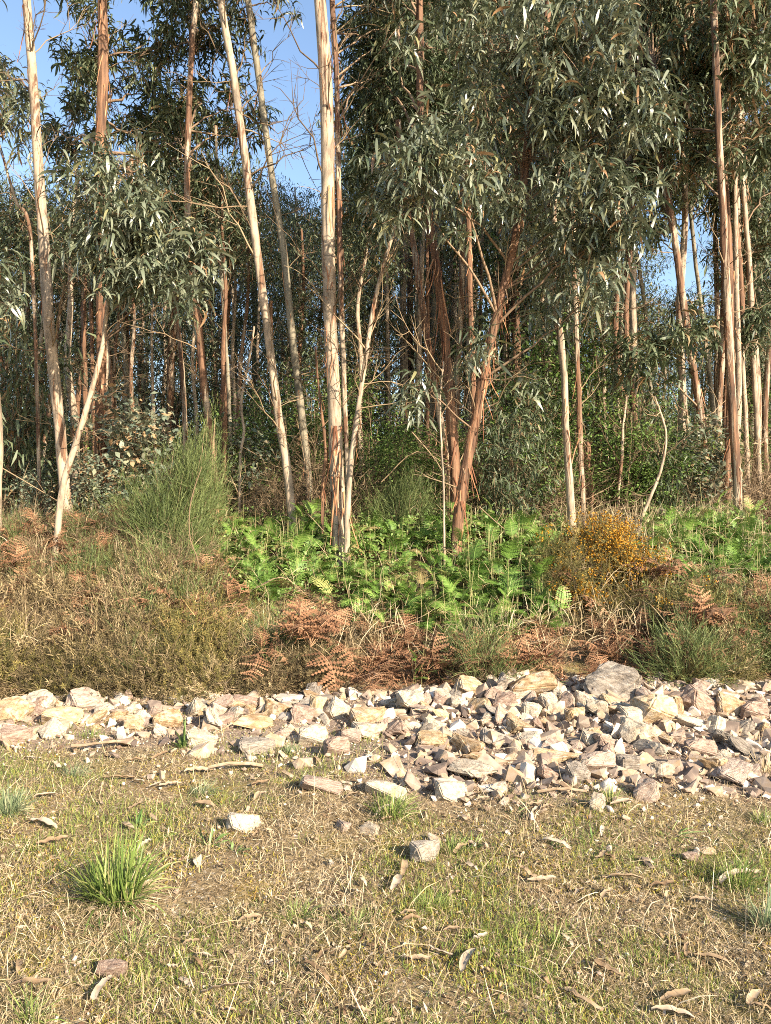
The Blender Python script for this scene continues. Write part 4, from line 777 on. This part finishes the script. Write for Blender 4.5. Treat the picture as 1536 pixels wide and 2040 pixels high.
def rock(px, py, wpx, hpx, c, label, group=None, tilt=0.0, name='rock'):
    p = G(px, py+hpx*.38); d = p[1]; wx, hz = wpx*d/F, hpx*d/F
    o = link(name, RM[c][rng.integers(12)]); dy = (.55*wx+.5*hz)*rng.uniform(.75, 1.1)
    o.scale = (wx*1.05, dy, hz*1.12); o.location = (p[0], p[1]+dy*.25, p[2]+hz*.33); o.rotation_euler = (rng.normal(0, .12), R(tilt)+rng.normal(0, .06), rng.normal(0, .25))
    tag(o, label, 'rock', group or 'large rocks of the rubble strip'); return o
for r_ in [
 (75, 1402, 52, 44, 'w', 'rounded white rock at the back of the strip near the left edge', 0), (165, 1400, 72, 44, 'p', 'peaked tan-grey rock right of the white one near the left edge', 0), (18, 1422, 66, 50, 't', 'pale flat-sided rock cut by the left edge', 0),
 (25, 1470, 60, 34, 'p', 'low pinkish rock at the left edge of the strip', 0), (120, 1432, 80, 40, 't', 'tan slab in front of the peaked rock on the left', 8), (205, 1420, 40, 30, 'w', 'small white wedge between the peaked rock and the cream block', 0),
 (385, 1408, 42, 48, 'w', 'pointed bright white rock above the big ochre boulder', 20), (436, 1416, 32, 26, 'w', 'small white round rock, left of two behind the ochre boulder', 0), (468, 1418, 32, 26, 'w', 'small white rock, right of two behind the ochre boulder', 0), (500, 1416, 22, 24, 't', 'tan cube-like stone right of the two small white rocks', 0),
 (330, 1438, 58, 40, 't', 'cream ochre block with a bright top left of the pointed white rock', 0), (265, 1446, 44, 30, 't', 'cream rock at the front of the strip on the left', 0), (250, 1418, 34, 26, 'w', 'white stone peeking over the cream rocks on the left', 0), (300, 1420, 44, 22, 'p', 'low tan stone behind the cream ochre block', 0),
 (472, 1446, 135, 54, 't', 'largest smooth ochre boulder in the left half of the strip', 4), (552, 1416, 56, 38, 't', 'squarish ochre rock with a dark shaded right side', 0), (602, 1427, 46, 38, 'p', 'pinkish block right of the squarish ochre rock', 10), (634, 1412, 42, 46, 't', 'upright ochre rock behind the pinkish block', 15), (672, 1418, 44, 42, 'w', 'white-grey leaning rock at the back of the strip, middle left', 30),
 (622, 1468, 58, 42, 'w', 'white faceted rock in front of the pinkish block', 0), (670, 1492, 50, 40, 'p', 'purple-brown rough rock at the front of the strip, middle left', 0), (550, 1470, 70, 26, 'p', 'flat reddish slab right of the largest ochre boulder', -5), (510, 1490, 70, 30, 'g', 'low pale grey slab below the reddish slab', 0), (400, 1475, 60, 30, 'w', 'white stone at the lower left of the largest ochre boulder', 10),
 (735, 1432, 72, 36, 't', 'ochre flat-topped rock left of the bright white one', 0), (738, 1460, 76, 32, 'w', 'cream slab lying under the ochre flat-topped rock', 0), (700, 1470, 40, 32, 'p', 'rusty brown cube in the middle of the strip', 0),
 (818, 1402, 52, 52, 'w', 'brightest white pointed rock beside the dark little fern', 0), (870, 1420, 74, 44, 't', 'slanted cream-ochre slab right of the brightest white rock', 32), (815, 1448, 76, 46, 'w', 'slanted white slab below the brightest white rock', 32), (868, 1447, 44, 32, 'w', 'pale block under the slanted ochre slab', 0),
 (868, 1480, 78, 32, 't', 'long tan slab in front of the slanted white slab', 4), (912, 1462, 58, 44, 'g', 'grey-brown wedge right of the long tan slab', 25), (940, 1374, 66, 36, 't', 'cream log-shaped slab at the back of the strip in the middle', 22), (995, 1368, 52, 48, 'g', 'brown-grey block at the back of the strip right of the log-shaped slab', 0), (1064, 1372, 96, 46, 't', 'long tan slab with a rough top at the back of the strip', -14),
 (906, 1392, 30, 30, 'g', 'dark grey stone left of the log-shaped slab', 0), (880, 1396, 34, 26, 'p', 'rounded brown stone behind the slanted ochre slab', 0), (912, 1402, 28, 24, 'w', 'small clean white stone below the log-shaped slab', 0), (955, 1405, 46, 34, 't', 'tan stone below the log-shaped slab', 0), (1005, 1400, 50, 36, 'p', 'grey-pink stone below the brown-grey block', 0),
 (962, 1436, 58, 32, 'w', 'white flat stone in the middle of the rubble', 15), (992, 1472, 66, 28, 'g', 'dark grey flat slab in the middle of the rubble', 6), (1060, 1420, 44, 34, 'w', 'white stone below the long rough-topped slab', 0), (1095, 1402, 34, 30, 'p', 'rosy round stone right of the long rough-topped slab', 0), (1130, 1400, 34, 36, 'p', 'rounded mottled stone left of the grey-white boulder', 0), (1150, 1428, 48, 34, 't', 'two-toned ochre stone below the mottled round stone', 0), (1165, 1396, 36, 36, 'w', 'cream stone touching the grey-white boulder', 0), (1192, 1415, 42, 38, 'w', 'white stone under the grey-white boulder', 0),
 (1226, 1364, 108, 76, 'g', 'large grey-white boulder half buried in dead bracken', 12), (1312, 1420, 84, 60, 't', 'squared rust-tan boulder right of the grey-white boulder', 0), (1262, 1432, 48, 40, 'w', 'pale cracked stone left of the squared boulder', 0), (1350, 1412, 28, 44, 't', 'upright cream stone right of the squared boulder', 0), (1402, 1408, 84, 46, 'p', 'slanted slab with a dark underside on the right', 38), (1455, 1410, 52, 42, 't', 'knobbly tan rock on the right end of the strip', 20), (1508, 1422, 52, 40, 'p', 'pinkish-grey rock by the right edge', 0),
 (1280, 1462, 84, 50, 'w', 'wide pale flat-faced stone in the right rubble', 0), (1345, 1470, 56, 34, 'p', 'purple-grey stone right of the wide pale one', 20), (1390, 1445, 80, 20, 'w', 'flat cream slab below the slanted dark slab', 12), (1432, 1448, 32, 36, 'w', 'white stone under the knobbly tan rock', 20), (1480, 1452, 50, 34, 'g', 'dark stone near the right edge', 0), (1190, 1480, 54, 34, 'w', 'grey-white rounded stone in the right rubble', 0), (1110, 1508, 110, 26, 't', 'long low cream slab in the middle right rubble', 0), (1195, 1522, 70, 34, 'p', 'rounded ochre-pink stone at the front of the right rubble', 0), (1255, 1526, 60, 34, 'g', 'blue-grey and white stone at the front of the right rubble', 0), (1300, 1490, 70, 30, 'g', 'grey flat stone in the right rubble', 10), (1400, 1495, 60, 36, 'p', 'dome-shaped pale stone in the right rubble', 0), (1325, 1535, 60, 26, 'w', 'white splintered stone at the front of the right rubble', 10),
 (1440, 1535, 54, 36, 'w', 'pale stone at the front of the strip near the right edge', 0), (1155, 1545, 50, 40, 'g', 'dark hollow-faced stone at the front of the rubble', 0), (985, 1570, 54, 40, 'w', 'bright white stone lying apart in the front grass', 12), (900, 1582, 62, 42, 'w', 'chalky white lump at the front of the rubble', 0), (1290, 1580, 50, 46, 'p', 'pale pinkish stone standing in the grass on the right', 0), (770, 1582, 86, 32, 'w', 'flat white stone behind the green tuft in the middle', 8), (640, 1570, 84, 26, 'p', 'flat pale slab sunk in the ground, middle left', 12),
 (482, 1648, 64, 36, 'w', 'white stone in the grass left of the middle', 0), (735, 1655, 40, 22, 'w', 'small white stone in the straw below the middle tuft', 0), (680, 1648, 36, 22, 'p', 'small pale stone in the straw, middle', 0), (850, 1705, 66, 44, 'g', 'grey weathered stone sunk in the grass in the middle', 0), (1190, 1600, 32, 34, 'w', 'white chip standing in the grass, right of the middle', 0), (218, 1938, 56, 34, 'p', 'flat pinkish stone in the grass at the lower left', 0), (1410, 1702, 36, 16, 't', 'tan stone fragment in the grass on the right', 0), (1376, 1710, 32, 20, 'p', 'brown stone fragment left of the tan one on the right', 0), (393, 1720, 18, 24, 'w', 'white chip in the grass above the middle left weeds', 0)]:
    px, py, w_, h_, c, lab, tl = r_; rock(px, py, w_, h_, c, lab, tilt=tl)
nsm = 0
while nsm < 212:
    x = rng.uniform(-3.6, 3.9); y = rng.uniform(ylo(x)+.15, yhi(x))
    if x < 0 and y < 5.4 and rng.random() < .75: continue
    if x < .3 and rng.random() < .35: continue
    c = rng.choice(list('wwttpppg')); s_ = rng.gamma(3.2, .02)+.06; s_ = min(s_, .22); z = float(gz(x, y))
    o = link('stone', RM[c][rng.integers(12)]); o.scale = (s_*rng.uniform(.9, 1.5), s_*rng.uniform(.8, 1.2), s_*rng.uniform(.35, .75)); o.location = (x, y, z+s_*.22); o.rotation_euler = (rng.normal(0, .4), rng.normal(0, .4), rng.uniform(0, 6.28))
    left = x < 0
    tag(o, {'w': 'small broken white stone', 't': 'small broken ochre stone', 'p': 'small broken pinkish stone', 'g': 'small broken grey stone'}[c]+(' in the left half of the rubble strip' if left else ' in the right half of the rubble strip'), 'rock', 'small stones of the rubble strip'); nsm += 1
# the rest of the rubble: broken fragments packed between the counted stones
def chip(seed):
    r_ = random.Random(seed); bm = bmesh.new()
    for _ in range(18): bm.verts.new(Vector((r_.uniform(-.5, .5), r_.uniform(-.5, .5), r_.uniform(-.5, .5))))
    bmesh.ops.convex_hull(bm, input=bm.verts); bmesh.ops.delete(bm, geom=[v for v in bm.verts if not v.link_faces], context='VERTS'); bm.verts.index_update()
    V = np.array([v.co[:] for v in bm.verts]); T = np.array([[v.index for v in f.verts] for f in bm.faces]); bm.free(); return V, T
CHIPS = [chip(k) for k in range(24)]
mb = MB(); cnt = 0
while cnt < 2100:
    x = rng.uniform(-3.9, 4.1); y = rng.uniform(ylo(x)-.1, yhi(x)+.05)
    far = rng.random() < .05
    if far: y = ylo(x)-rng.exponential(.3)
    if x < .1 and rng.random() < (.82 if y < 5.6 else .5): continue
    V, T = CHIPS[rng.integers(24)]; s_ = min(.05 if far else .16, rng.gamma(1.7, .026)+.026); Mx = rot(rng.uniform(0, 6.28), rng.normal(0, .45), rng.normal(0, .45))
    mb.add((V*np.array([s_*rng.uniform(.9, 1.5), s_, s_*rng.uniform(.45, .9)]))@Mx.T+np.array([x, y, float(gz(x, y))+s_*.02+rng.uniform(0, .02)]), None, T, np.clip(rng.normal(.55, .25), 0, 1)); cnt += 1
tag(mb.build('rubble_fragments', M['rubble'], None, False), 'broken stone fragments packed between the larger rocks', 'rubble', kind='stuff')
# gravel: too many to count
gv = []
for k in range(10):                                    # irregular angular chips
    v = np.array([[1, 0, 0], [-1, 0, 0], [0, 1, 0], [0, -1, 0], [0, 0, 1], [0, 0, -1], [.6, .6, .5], [-.6, .5, -.5]])*.55*rng.uniform(.55, 1.25, (8, 1))*np.array([1, rng.uniform(.6, 1), rng.uniform(.4, .8)])+rng.normal(0, .06, (8, 3)); gv.append(v)
gt = np.array([[4, 0, 6], [4, 6, 2], [6, 0, 2], [4, 2, 1], [4, 1, 3], [4, 3, 0], [5, 2, 0], [5, 0, 3], [5, 3, 1], [5, 1, 7], [5, 7, 2], [7, 1, 2]])
mb = MB(); n = 7000; xx = rng.uniform(-3.9, 4.1, n); lo_, hi_ = ylo(xx)-.1, yhi(xx)+.1; yy = lo_+(hi_-lo_)*rng.random(n)**.9; yy = np.where(rng.random(n) < .10, lo_-rng.exponential(.35, n), yy)
keep = (xx > .2) | (rng.random(n) < .75); xx, yy = xx[keep], yy[keep]; n = len(xx); sz = rng.gamma(1.3, .008, n)+.008; sz = np.minimum(sz, .05)
scatter(mb, gv, None, gt, np.stack([xx, yy, gz(xx, yy)+sz*.2+rng.uniform(0, .02, n)], -1), rot(rng.uniform(0, 6.28, n), rng.normal(0, .5, n), rng.normal(0, .5, n)), sz, a=np.clip(rng.normal(.5, .3, n), 0, 1))
n = 3500; yy = 2.0*np.exp(rng.uniform(0, 1, n)*math.log(3.0)); xx = rng.uniform(-1, 1, n)*(.62*yy+.5); sz = rng.gamma(2, .003, n)+.004
scatter(mb, gv, None, gt, np.stack([xx, yy, gz(xx, yy)+sz*.3], -1), rot(rng.uniform(0, 6.28, n), rng.normal(0, .5, n), rng.normal(0, .5, n)), sz, a=np.clip(rng.normal(.6, .28, n), 0, 1))
tag(mb.build('gravel', M['gravel'], None, False), 'pale broken gravel filling the rubble strip', 'gravel', kind='stuff')

# ------------------------------------------------------------ foreground grass
def fbm(x, y, s_, o=0.0): return np.array([mnoise.noise((a*s_+o, b*s_, o)) for a, b in zip(x, y)])
def field(n, ymax=6.2):
    yy = 1.9*np.exp(rng.uniform(0, 1, n)*math.log(ymax/1.9)); xx = rng.uniform(-1, 1, n)*(.60*yy+.45); return xx, yy
def rubble(xx, yy): return ss(-.25, .25, yy-ylo(xx))*np.where(xx < .0, .55, .92)
xx, yy = field(170000); gq_ = fbm(xx, yy, 1.1, 5.0)+.5*fbm(xx, yy, 3.7, 9.0)
bare = fbm(xx, yy, 1.7, 40.0)+.5*fbm(xx, yy, 4.5, 44.0) > .30; k = (rng.random(len(xx)) > rubble(xx, yy)) & (rng.random(len(xx)) < (.70-.9*gq_)*np.where(bare, .3, 1)); xx, yy = xx[k], yy[k]; n = len(xx)
mb = MB(); scatter(mb, BLADE3, LQB, None, np.stack([xx, yy, gz(xx, yy)+rng.uniform(0, .012, n)], -1), rot(rng.uniform(0, 6.28, n), rng.normal(.45, .45, n), rng.normal(0, .6, n)), np.stack([rng.uniform(.02, .065, n)*np.where(rng.random(n) < .08, 2, 1)]+[rng.uniform(.03, .065, n)]+[rng.uniform(.012, .055, n)], -1), a=np.clip(rng.normal(.5, .3, n), 0, 1))
tag(mb.build('dry_grass', M['straw']), 'short dry straw-coloured grass matting the foreground', 'grass', kind='stuff')
xx, yy = field(150000); gq_ = fbm(xx, yy, 1.1, 5.0)+.5*fbm(xx, yy, 3.7, 9.0)
bare = fbm(xx, yy, 1.7, 40.0)+.5*fbm(xx, yy, 4.5, 44.0) > .30; k = (rng.random(len(xx)) > rubble(xx, yy)*1.05) & (rng.random(len(xx)) < (.55+2.2*gq_)*np.where(bare, .3, 1)); xx, yy, gg = xx[k], yy[k], gq_[k]; n = len(xx)
mb = MB(); h = rng.uniform(.012, .04, n)*(1+1.4*np.clip(gg, 0, 1)); scatter(mb, BLADE3, LQB, None, np.stack([xx, yy, gz(xx, yy)-.002], -1), rot(rng.uniform(0, 6.28, n), rng.normal(0, .25, n), rng.normal(0, .25, n)), np.stack([h, np.full(n, .05), h], -1), a=np.clip(rng.normal(.58, .28, n), 0, 1))
tag(mb.build('green_grass', M['grass']), 'short yellow-green grass growing in patches in the foreground', 'grass', kind='stuff')
xx, yy = field(70000, 5.6); mq = fbm(xx, yy, 1.6, 21.0)+.4*fbm(xx, yy, 5, 2.0); k = (mq > .0) & (rng.random(len(xx)) > rubble(xx, yy)); xx, yy = xx[k], yy[k]; n = len(xx)
mb = MB(); scatter(mb, BLADE3, LQB, None, np.stack([xx, yy, gz(xx, yy)], -1), rot(rng.uniform(0, 6.28, n), rng.normal(0, .4, n), rng.normal(0, .4, n)), np.stack([np.full(n, .016), np.full(n, .09), rng.uniform(.008, .02, n)], -1), a=rng.uniform(0, 1, n))
tag(mb.build('moss', M['moss']), 'yellow-brown moss in patches on the foreground soil', 'moss', kind='stuff')
mb = MB(); n = 14000; xx, yy = field(n, 6.0); kk = (fbm(xx, yy, 2.2, 33.0) > .02) | (rng.random(n) < .25); xx, yy = xx[kk], yy[kk]; n = len(xx)
scatter(mb, WIDE, BQ, None, np.stack([xx, yy, gz(xx, yy)+.008], -1), rot(rng.uniform(0, 6.28, n), rng.normal(.9, .35, n), rng.normal(0, .8, n)), np.stack([rng.uniform(.015, .075, n)]*1+[rng.uniform(.03, .10, n)]+[rng.uniform(.01, .04, n)], -1), a=rng.uniform(0, 1, n)**1.4)
tag(mb.build('leaf_litter', M['litter']), 'crumbled dry leaves strewn through the foreground grass', 'litter', kind='stuff')
mb = MB(); n = 1500; xx, yy = field(n, 6.0); 
scatter(mb, BLADE, BQ, None, np.stack([xx, yy, gz(xx, yy)], -1), rot(rng.uniform(0, 6.28, n), rng.normal(.1, .4, n), rng.normal(0, .3, n)), np.stack([rng.uniform(.08, .26, n)]*1+[np.full(n, .05)]+[rng.uniform(.06, .24, n)], -1), a=rng.uniform(.3, 1, n))
tag(mb.build('dry_stalks', M['straw']), 'thin dry stalks standing above the foreground grass', 'grass', kind='stuff')

def tuft(label, px, py, wpx, hpx, n, mat='tuft', wide=False, name='grass_tuft', dry=.12):
    p = G(px, py); d = p[1]; rr = wpx*d/F*.5; h = hpx*d/F
    root = empty(name, p); tag(root, label, 'grass' if not wide else 'weed'); mb = MB()
    a = rng.uniform(0, 6.28, n); rad = rr*.5*np.sqrt(rng.random(n)); P = np.stack([rad*np.cos(a), rad*np.sin(a)*.8, 0*a-.01], -1); yaw = a+rng.normal(0, .5, n)
    hh = h*rng.uniform(.3, 1.15, n); scatter(mb, WIDE if wide else BLADE, BQ, None, P, rot(yaw, np.clip(rng.normal(-.05, .28, n), -.7, .7)+.3*(rad/(rr*.5)), rng.normal(0, .2, n)), np.stack([hh*1.25*max(.7, min(1.4, rr/h)), np.full(n, h*(1.0 if not wide else .9))*rng.uniform(.35, .7, n), hh], -1), a=np.clip(rng.normal(.5, .28, n), 0, 1))
    mb.build('blades', M[mat], root, off=(0, 0, 0))
    if dry:
        m = int(n*dry)+4; db = MB(); a = rng.uniform(0, 6.28, m); hh = h*rng.uniform(.4, .9, m)
        scatter(db, BLADE, BQ, None, np.stack([rr*.3*np.cos(a), rr*.3*np.sin(a), 0*a+.005], -1), rot(a, rng.normal(.6, .3, m), rng.normal(0, .3, m)), np.stack([hh, np.full(m, h*.4), hh*.5], -1), a=rng.uniform(.4, 1, m)); db.build('dry_blades', M['straw'], root)
    return root
tuft('largest bright green grass tuft at the lower left', 232, 1800, 185, 135, 420, dry=.7)
tuft('green grass tuft in front of the flat white stone in the middle', 778, 1628, 115, 62, 260)
tuft('grey-green fine grass tuft at the left edge', 14, 1622, 95, 60, 320, 'bluetuft')
tuft('dark green fine grass clump in the soil patch, upper left', 145, 1548, 70, 34, 160, 'bluetuft')
tuft('small bright upright grass tuft at the lower right', 1106, 1885, 62, 64, 70)
tuft('bright grass tuft at the bottom left corner', 60, 2030, 100, 80, 90)
tuft('olive grass tuft among the rocks, middle left', 575, 1502, 48, 34, 160, 'bluetuft')
tuft('grey-green fine tuft left of the white stone in the grass', 400, 1585, 80, 34, 240, 'bluetuft')
tuft('green tuft at the left rocks beside the tan slab', 178, 1470, 60, 30, 120)
tuft('dark tuft with dead blades below the largest tuft', 262, 1885, 100, 50, 140, dry=.5)
tuft('broad green tuft at the right, level with the tan fragment', 1460, 1760, 130, 55, 320)
tuft('green tuft in the grass by the right edge near the rubble', 1518, 1640, 70, 40, 160)
tuft('green tuft between the pinkish stone and the dark stone on the right', 1215, 1600, 60, 46, 130)
tuft('tall straggly grass tuft along the right edge', 1528, 1850, 90, 100, 110, 'bluetuft', dry=1.0)
tuft('yellowish grass clump in the lower middle', 700, 1850, 170, 36, 260)
tuft('yellow-green clump left of the lower middle', 590, 1830, 120, 40, 220)
tuft('pale dry grass clump standing near the right edge of the rubble', 1522, 1545, 50, 70, 60, 'straw', dry=.8)
tuft('green clump by the sunken grey stone', 900, 1700, 90, 44, 200)
tuft('green clump below the sunken grey stone', 850, 1815, 120, 40, 220)
for (px, py, w_, h_, n, lab) in ((415, 1690, 40, 60, 12, 'upright pale green weed left of the middle'), (465, 1700, 44, 44, 16, 'pale leafy weed right of the upright one'), (312, 1672, 50, 34, 14, 'small bright green leafy weed above the largest tuft'), (270, 1655, 40, 52, 14, 'tall thin leafed weed above the largest tuft'), (92, 1690, 50, 26, 14, 'low leafy weed near the left edge'), (200, 1850, 26, 40, 7, 'single yellow-green broad-leaved weed below the largest tuft'), (1330, 1665, 90, 32, 36, 'bright leafy weed patch on the right'), (1180, 1680, 80, 30, 30, 'leafy weed patch right of the middle'), (1270, 1720, 60, 26, 24, 'dark leafy weed by the brown fragments'), (515, 1810, 36, 26, 20, 'dark green small-leaved weed in the lower left middle'), (545, 1595, 70, 24, 24, 'dark leafy weed beside the sunken pale slab'), (1100, 1690, 50, 30, 20, 'small weed right of the sunken grey stone'), (935, 1685, 60, 36, 24, 'low weed near the sunken grey stone'), (1025, 1620, 50, 26, 18, 'flat weed with a dry yellow leaf near the white stone'), (620, 1515, 40, 24, 16, 'tiny green weed at the foot of the rusty cube'), (365, 1488, 18, 66, 24, 'thin upright spindly weed in front of the left rocks')):
    tuft(lab, px, py, w_*1.15, h_*.95, int(n*1.3), 'weed', True, 'weed_plant', 0)

# dry leaves and bark pieces lying on the ground
def dry_piece(name, Lg, wd, bend, cur):
    mb = MB(); n = 9; s = np.linspace(-.5, .5, n); prof = np.cos(s*math.pi*.93)**.6 if name == 'dry_leaf' else 1-.25*np.abs(rng.normal(0, .5, n))
    x = s*Lg; y = bend*Lg*(s*s-.08); z = .008+cur*Lg*(.25-s*s)+rng.normal(0, .003, n); ww = wd*np.clip(prof, .08, 1)
    V = np.stack([np.stack([x, y+ww/2, z+.22*ww], -1), np.stack([x, y, z], -1), np.stack([x, y-ww/2, z+.22*ww], -1)], 1).reshape(-1, 3)
    q = [[3*k+c, 3*k+c+1, 3*k+c+4, 3*k+c+3] for k in range(n-1) for c in (0, 1)]
    Vb = V-[0, 0, .0025]; mb.add(np.vstack([V, Vb]), q+[[r_+27 for r_ in f[::-1]] for f in q], None, np.clip(rng.uniform(.45, .95)+rng.normal(0, .05, len(V)*2), 0, 1)); return mb.mesh(name, M['litter'])
def litter(name, px, py, lpx, ang, label, group=None, wr=.2, bend=.3, cur=.15):
    p = G(px, py); d = p[1]; Lg = .85*lpx*d/F*(1+.5*abs(math.sin(R(ang)))); me = dry_piece(name, Lg, Lg*wr, rng.choice([-1, 1])*bend, cur)
    o = link(name, me); o.location = (p[0], p[1], p[2]+.018); a = math.atan2(math.sin(R(ang))*1.6, math.cos(R(ang))); o.rotation_euler = (rng.normal(0, .15), rng.normal(0, .06), a); tag(o, label, 'leaf' if name == 'dry_leaf' else 'bark', group); return o
for (nm, px, py, L, an, lab) in (
 ('dry_leaf', 85, 1652, 80, -12, 'long pale curved dry leaf near the left edge'), ('dry_leaf', 105, 1688, 58, 25, 'arched cream dry leaf above the largest tuft on the left'), ('bark_piece', 203, 1982, 82, 84, 'upright grey bark strip at the lower left'), ('dry_leaf', 932, 1928, 70, 52, 'pale pointed dry leaf standing out in the lower middle'), ('dry_leaf', 833, 1926, 62, 4, 'pale flat dry leaf left of the pointed one'), ('bark_piece', 875, 1915, 54, -22, 'grey bark strip touching the flat pale leaf'),
 ('dry_leaf', 1208, 1948, 66, -38, 'pale dry leaf at the lower right of the middle'), ('bark_piece', 632, 1952, 72, -36, 'curled grey bark strip at the bottom middle'), ('dry_leaf', 497, 1841, 50, 14, 'light brown dry leaf right of the largest tuft'), ('dry_leaf', 1350, 2000, 80, 12, 'long arched dry leaf at the bottom right'), ('dry_leaf', 1340, 2034, 90, -8, 'tan dry leaf at the bottom edge on the right'), ('dry_leaf', 1500, 2005, 60, 30, 'folded dry leaf in the bottom right corner'), ('bark_piece', 1520, 2025, 60, -20, 'dark grey bark in the bottom right corner'),
 ('bark_piece', 1240, 1765, 90, -2, 'grey stick-like bark on the right'), ('dry_leaf', 1320, 1775, 60, 8, 'brown dry leaf below the right weed patch'), ('bark_piece', 1470, 1757, 110, 14, 'long thin bark strip on the right'), ('dry_leaf', 1400, 1808, 56, -6, 'cream curved dry leaf on the right'), ('dry_leaf', 1080, 1768, 66, 6, 'pale dry leaf right of the lower middle'), ('dry_leaf', 1155, 1790, 34, 32, 'small grey dry leaf right of the lower middle'), ('dry_leaf', 905, 1795, 36, 24, 'short tan bark curl in the middle'), ('dry_leaf', 818, 1845, 40, 12, 'curled pale dry leaf in the lower middle'), ('dry_leaf', 900, 1864, 40, 6, 'small pale dry leaf above the flat one'), ('bark_piece', 1160, 2010, 80, -36, 'grey bark strip at the bottom right of the middle'), ('dry_leaf', 1420, 1930, 70, -18, 'brown dry leaf at the lower right'), ('bark_piece', 1368, 1905, 50, 50, 'grey twisted bark strip at the lower right'),
 ('dry_leaf', 395, 1545, 60, 14, 'light dry leaf lying below the left rocks'), ('bark_piece', 235, 1560, 70, 6, 'curved pale bark piece in the soil patch on the left'), ('dry_leaf', 340, 1572, 44, 18, 'yellowish dry leaf in the soil patch'), ('bark_piece', 470, 1537, 120, 6, 'long grey bark strip lying across the left middle'), ('bark_piece', 200, 1495, 120, 10, 'long tan bark strip below the left rocks'), ('dry_leaf', 60, 1520, 40, -6, 'orange-tan dry leaf at the left rubble'), ('dry_leaf', 270, 1523, 36, 10, 'small pale leaf above the soil patch'), ('dry_leaf', 410, 1612, 50, -16, 'brown dry leaf left of the middle weeds'), ('dry_leaf', 305, 1640, 30, -40, 'small upright dry leaf above the largest tuft'), ('dry_leaf', 520, 1570, 40, 12, 'grey dry leaf near the sunken pale slab'), ('dry_leaf', 1067, 1624, 26, 40, 'small yellow dry leaf by the flat weed'),
 ('bark_piece', 1110, 1690, 60, -28, 'pale splintered bark in the grass right of the middle'), ('dry_leaf', 60, 1980, 90, 4, 'broad brown dry leaf at the bottom left'), ('dry_leaf', 380, 1875, 24, 60, 'small pointed dry leaf below the largest tuft'), ('dry_leaf', 380, 1893, 34, 14, 'pale curled leaf below the largest tuft'), ('bark_piece', 450, 1985, 100, 14, 'thin pale stick at the bottom left of the middle'), ('dry_leaf', 790, 1770, 56, 70, 'upright crumpled brown leaf in the lower middle'), ('dry_leaf', 805, 1740, 44, 80, 'second brown leaf of the crumpled pair in the lower middle'), ('bark_piece', 1120, 1590, 110, -4, 'long thin pale stick at the edge of the rubble'), ('dry_leaf', 1240, 1610, 56, 12, 'tan dry leaf by the pinkish stone on the right')):
    litter(nm, px, py, L, an, lab, None, .24 if nm == 'dry_leaf' else .13, .25, rng.uniform(.05, .22))
for k in range(70):
    px, py = rng.uniform(-20, 1560), rng.uniform(1510, 2035)
    litter('dry_leaf' if k % 3 else 'bark_piece', px, py, rng.uniform(18, 44), rng.uniform(-60, 60), 'small crumpled scrap of dry leaf or bark in the foreground grass', 'small scraps in the foreground grass', .25, .25, rng.uniform(.05, .3))
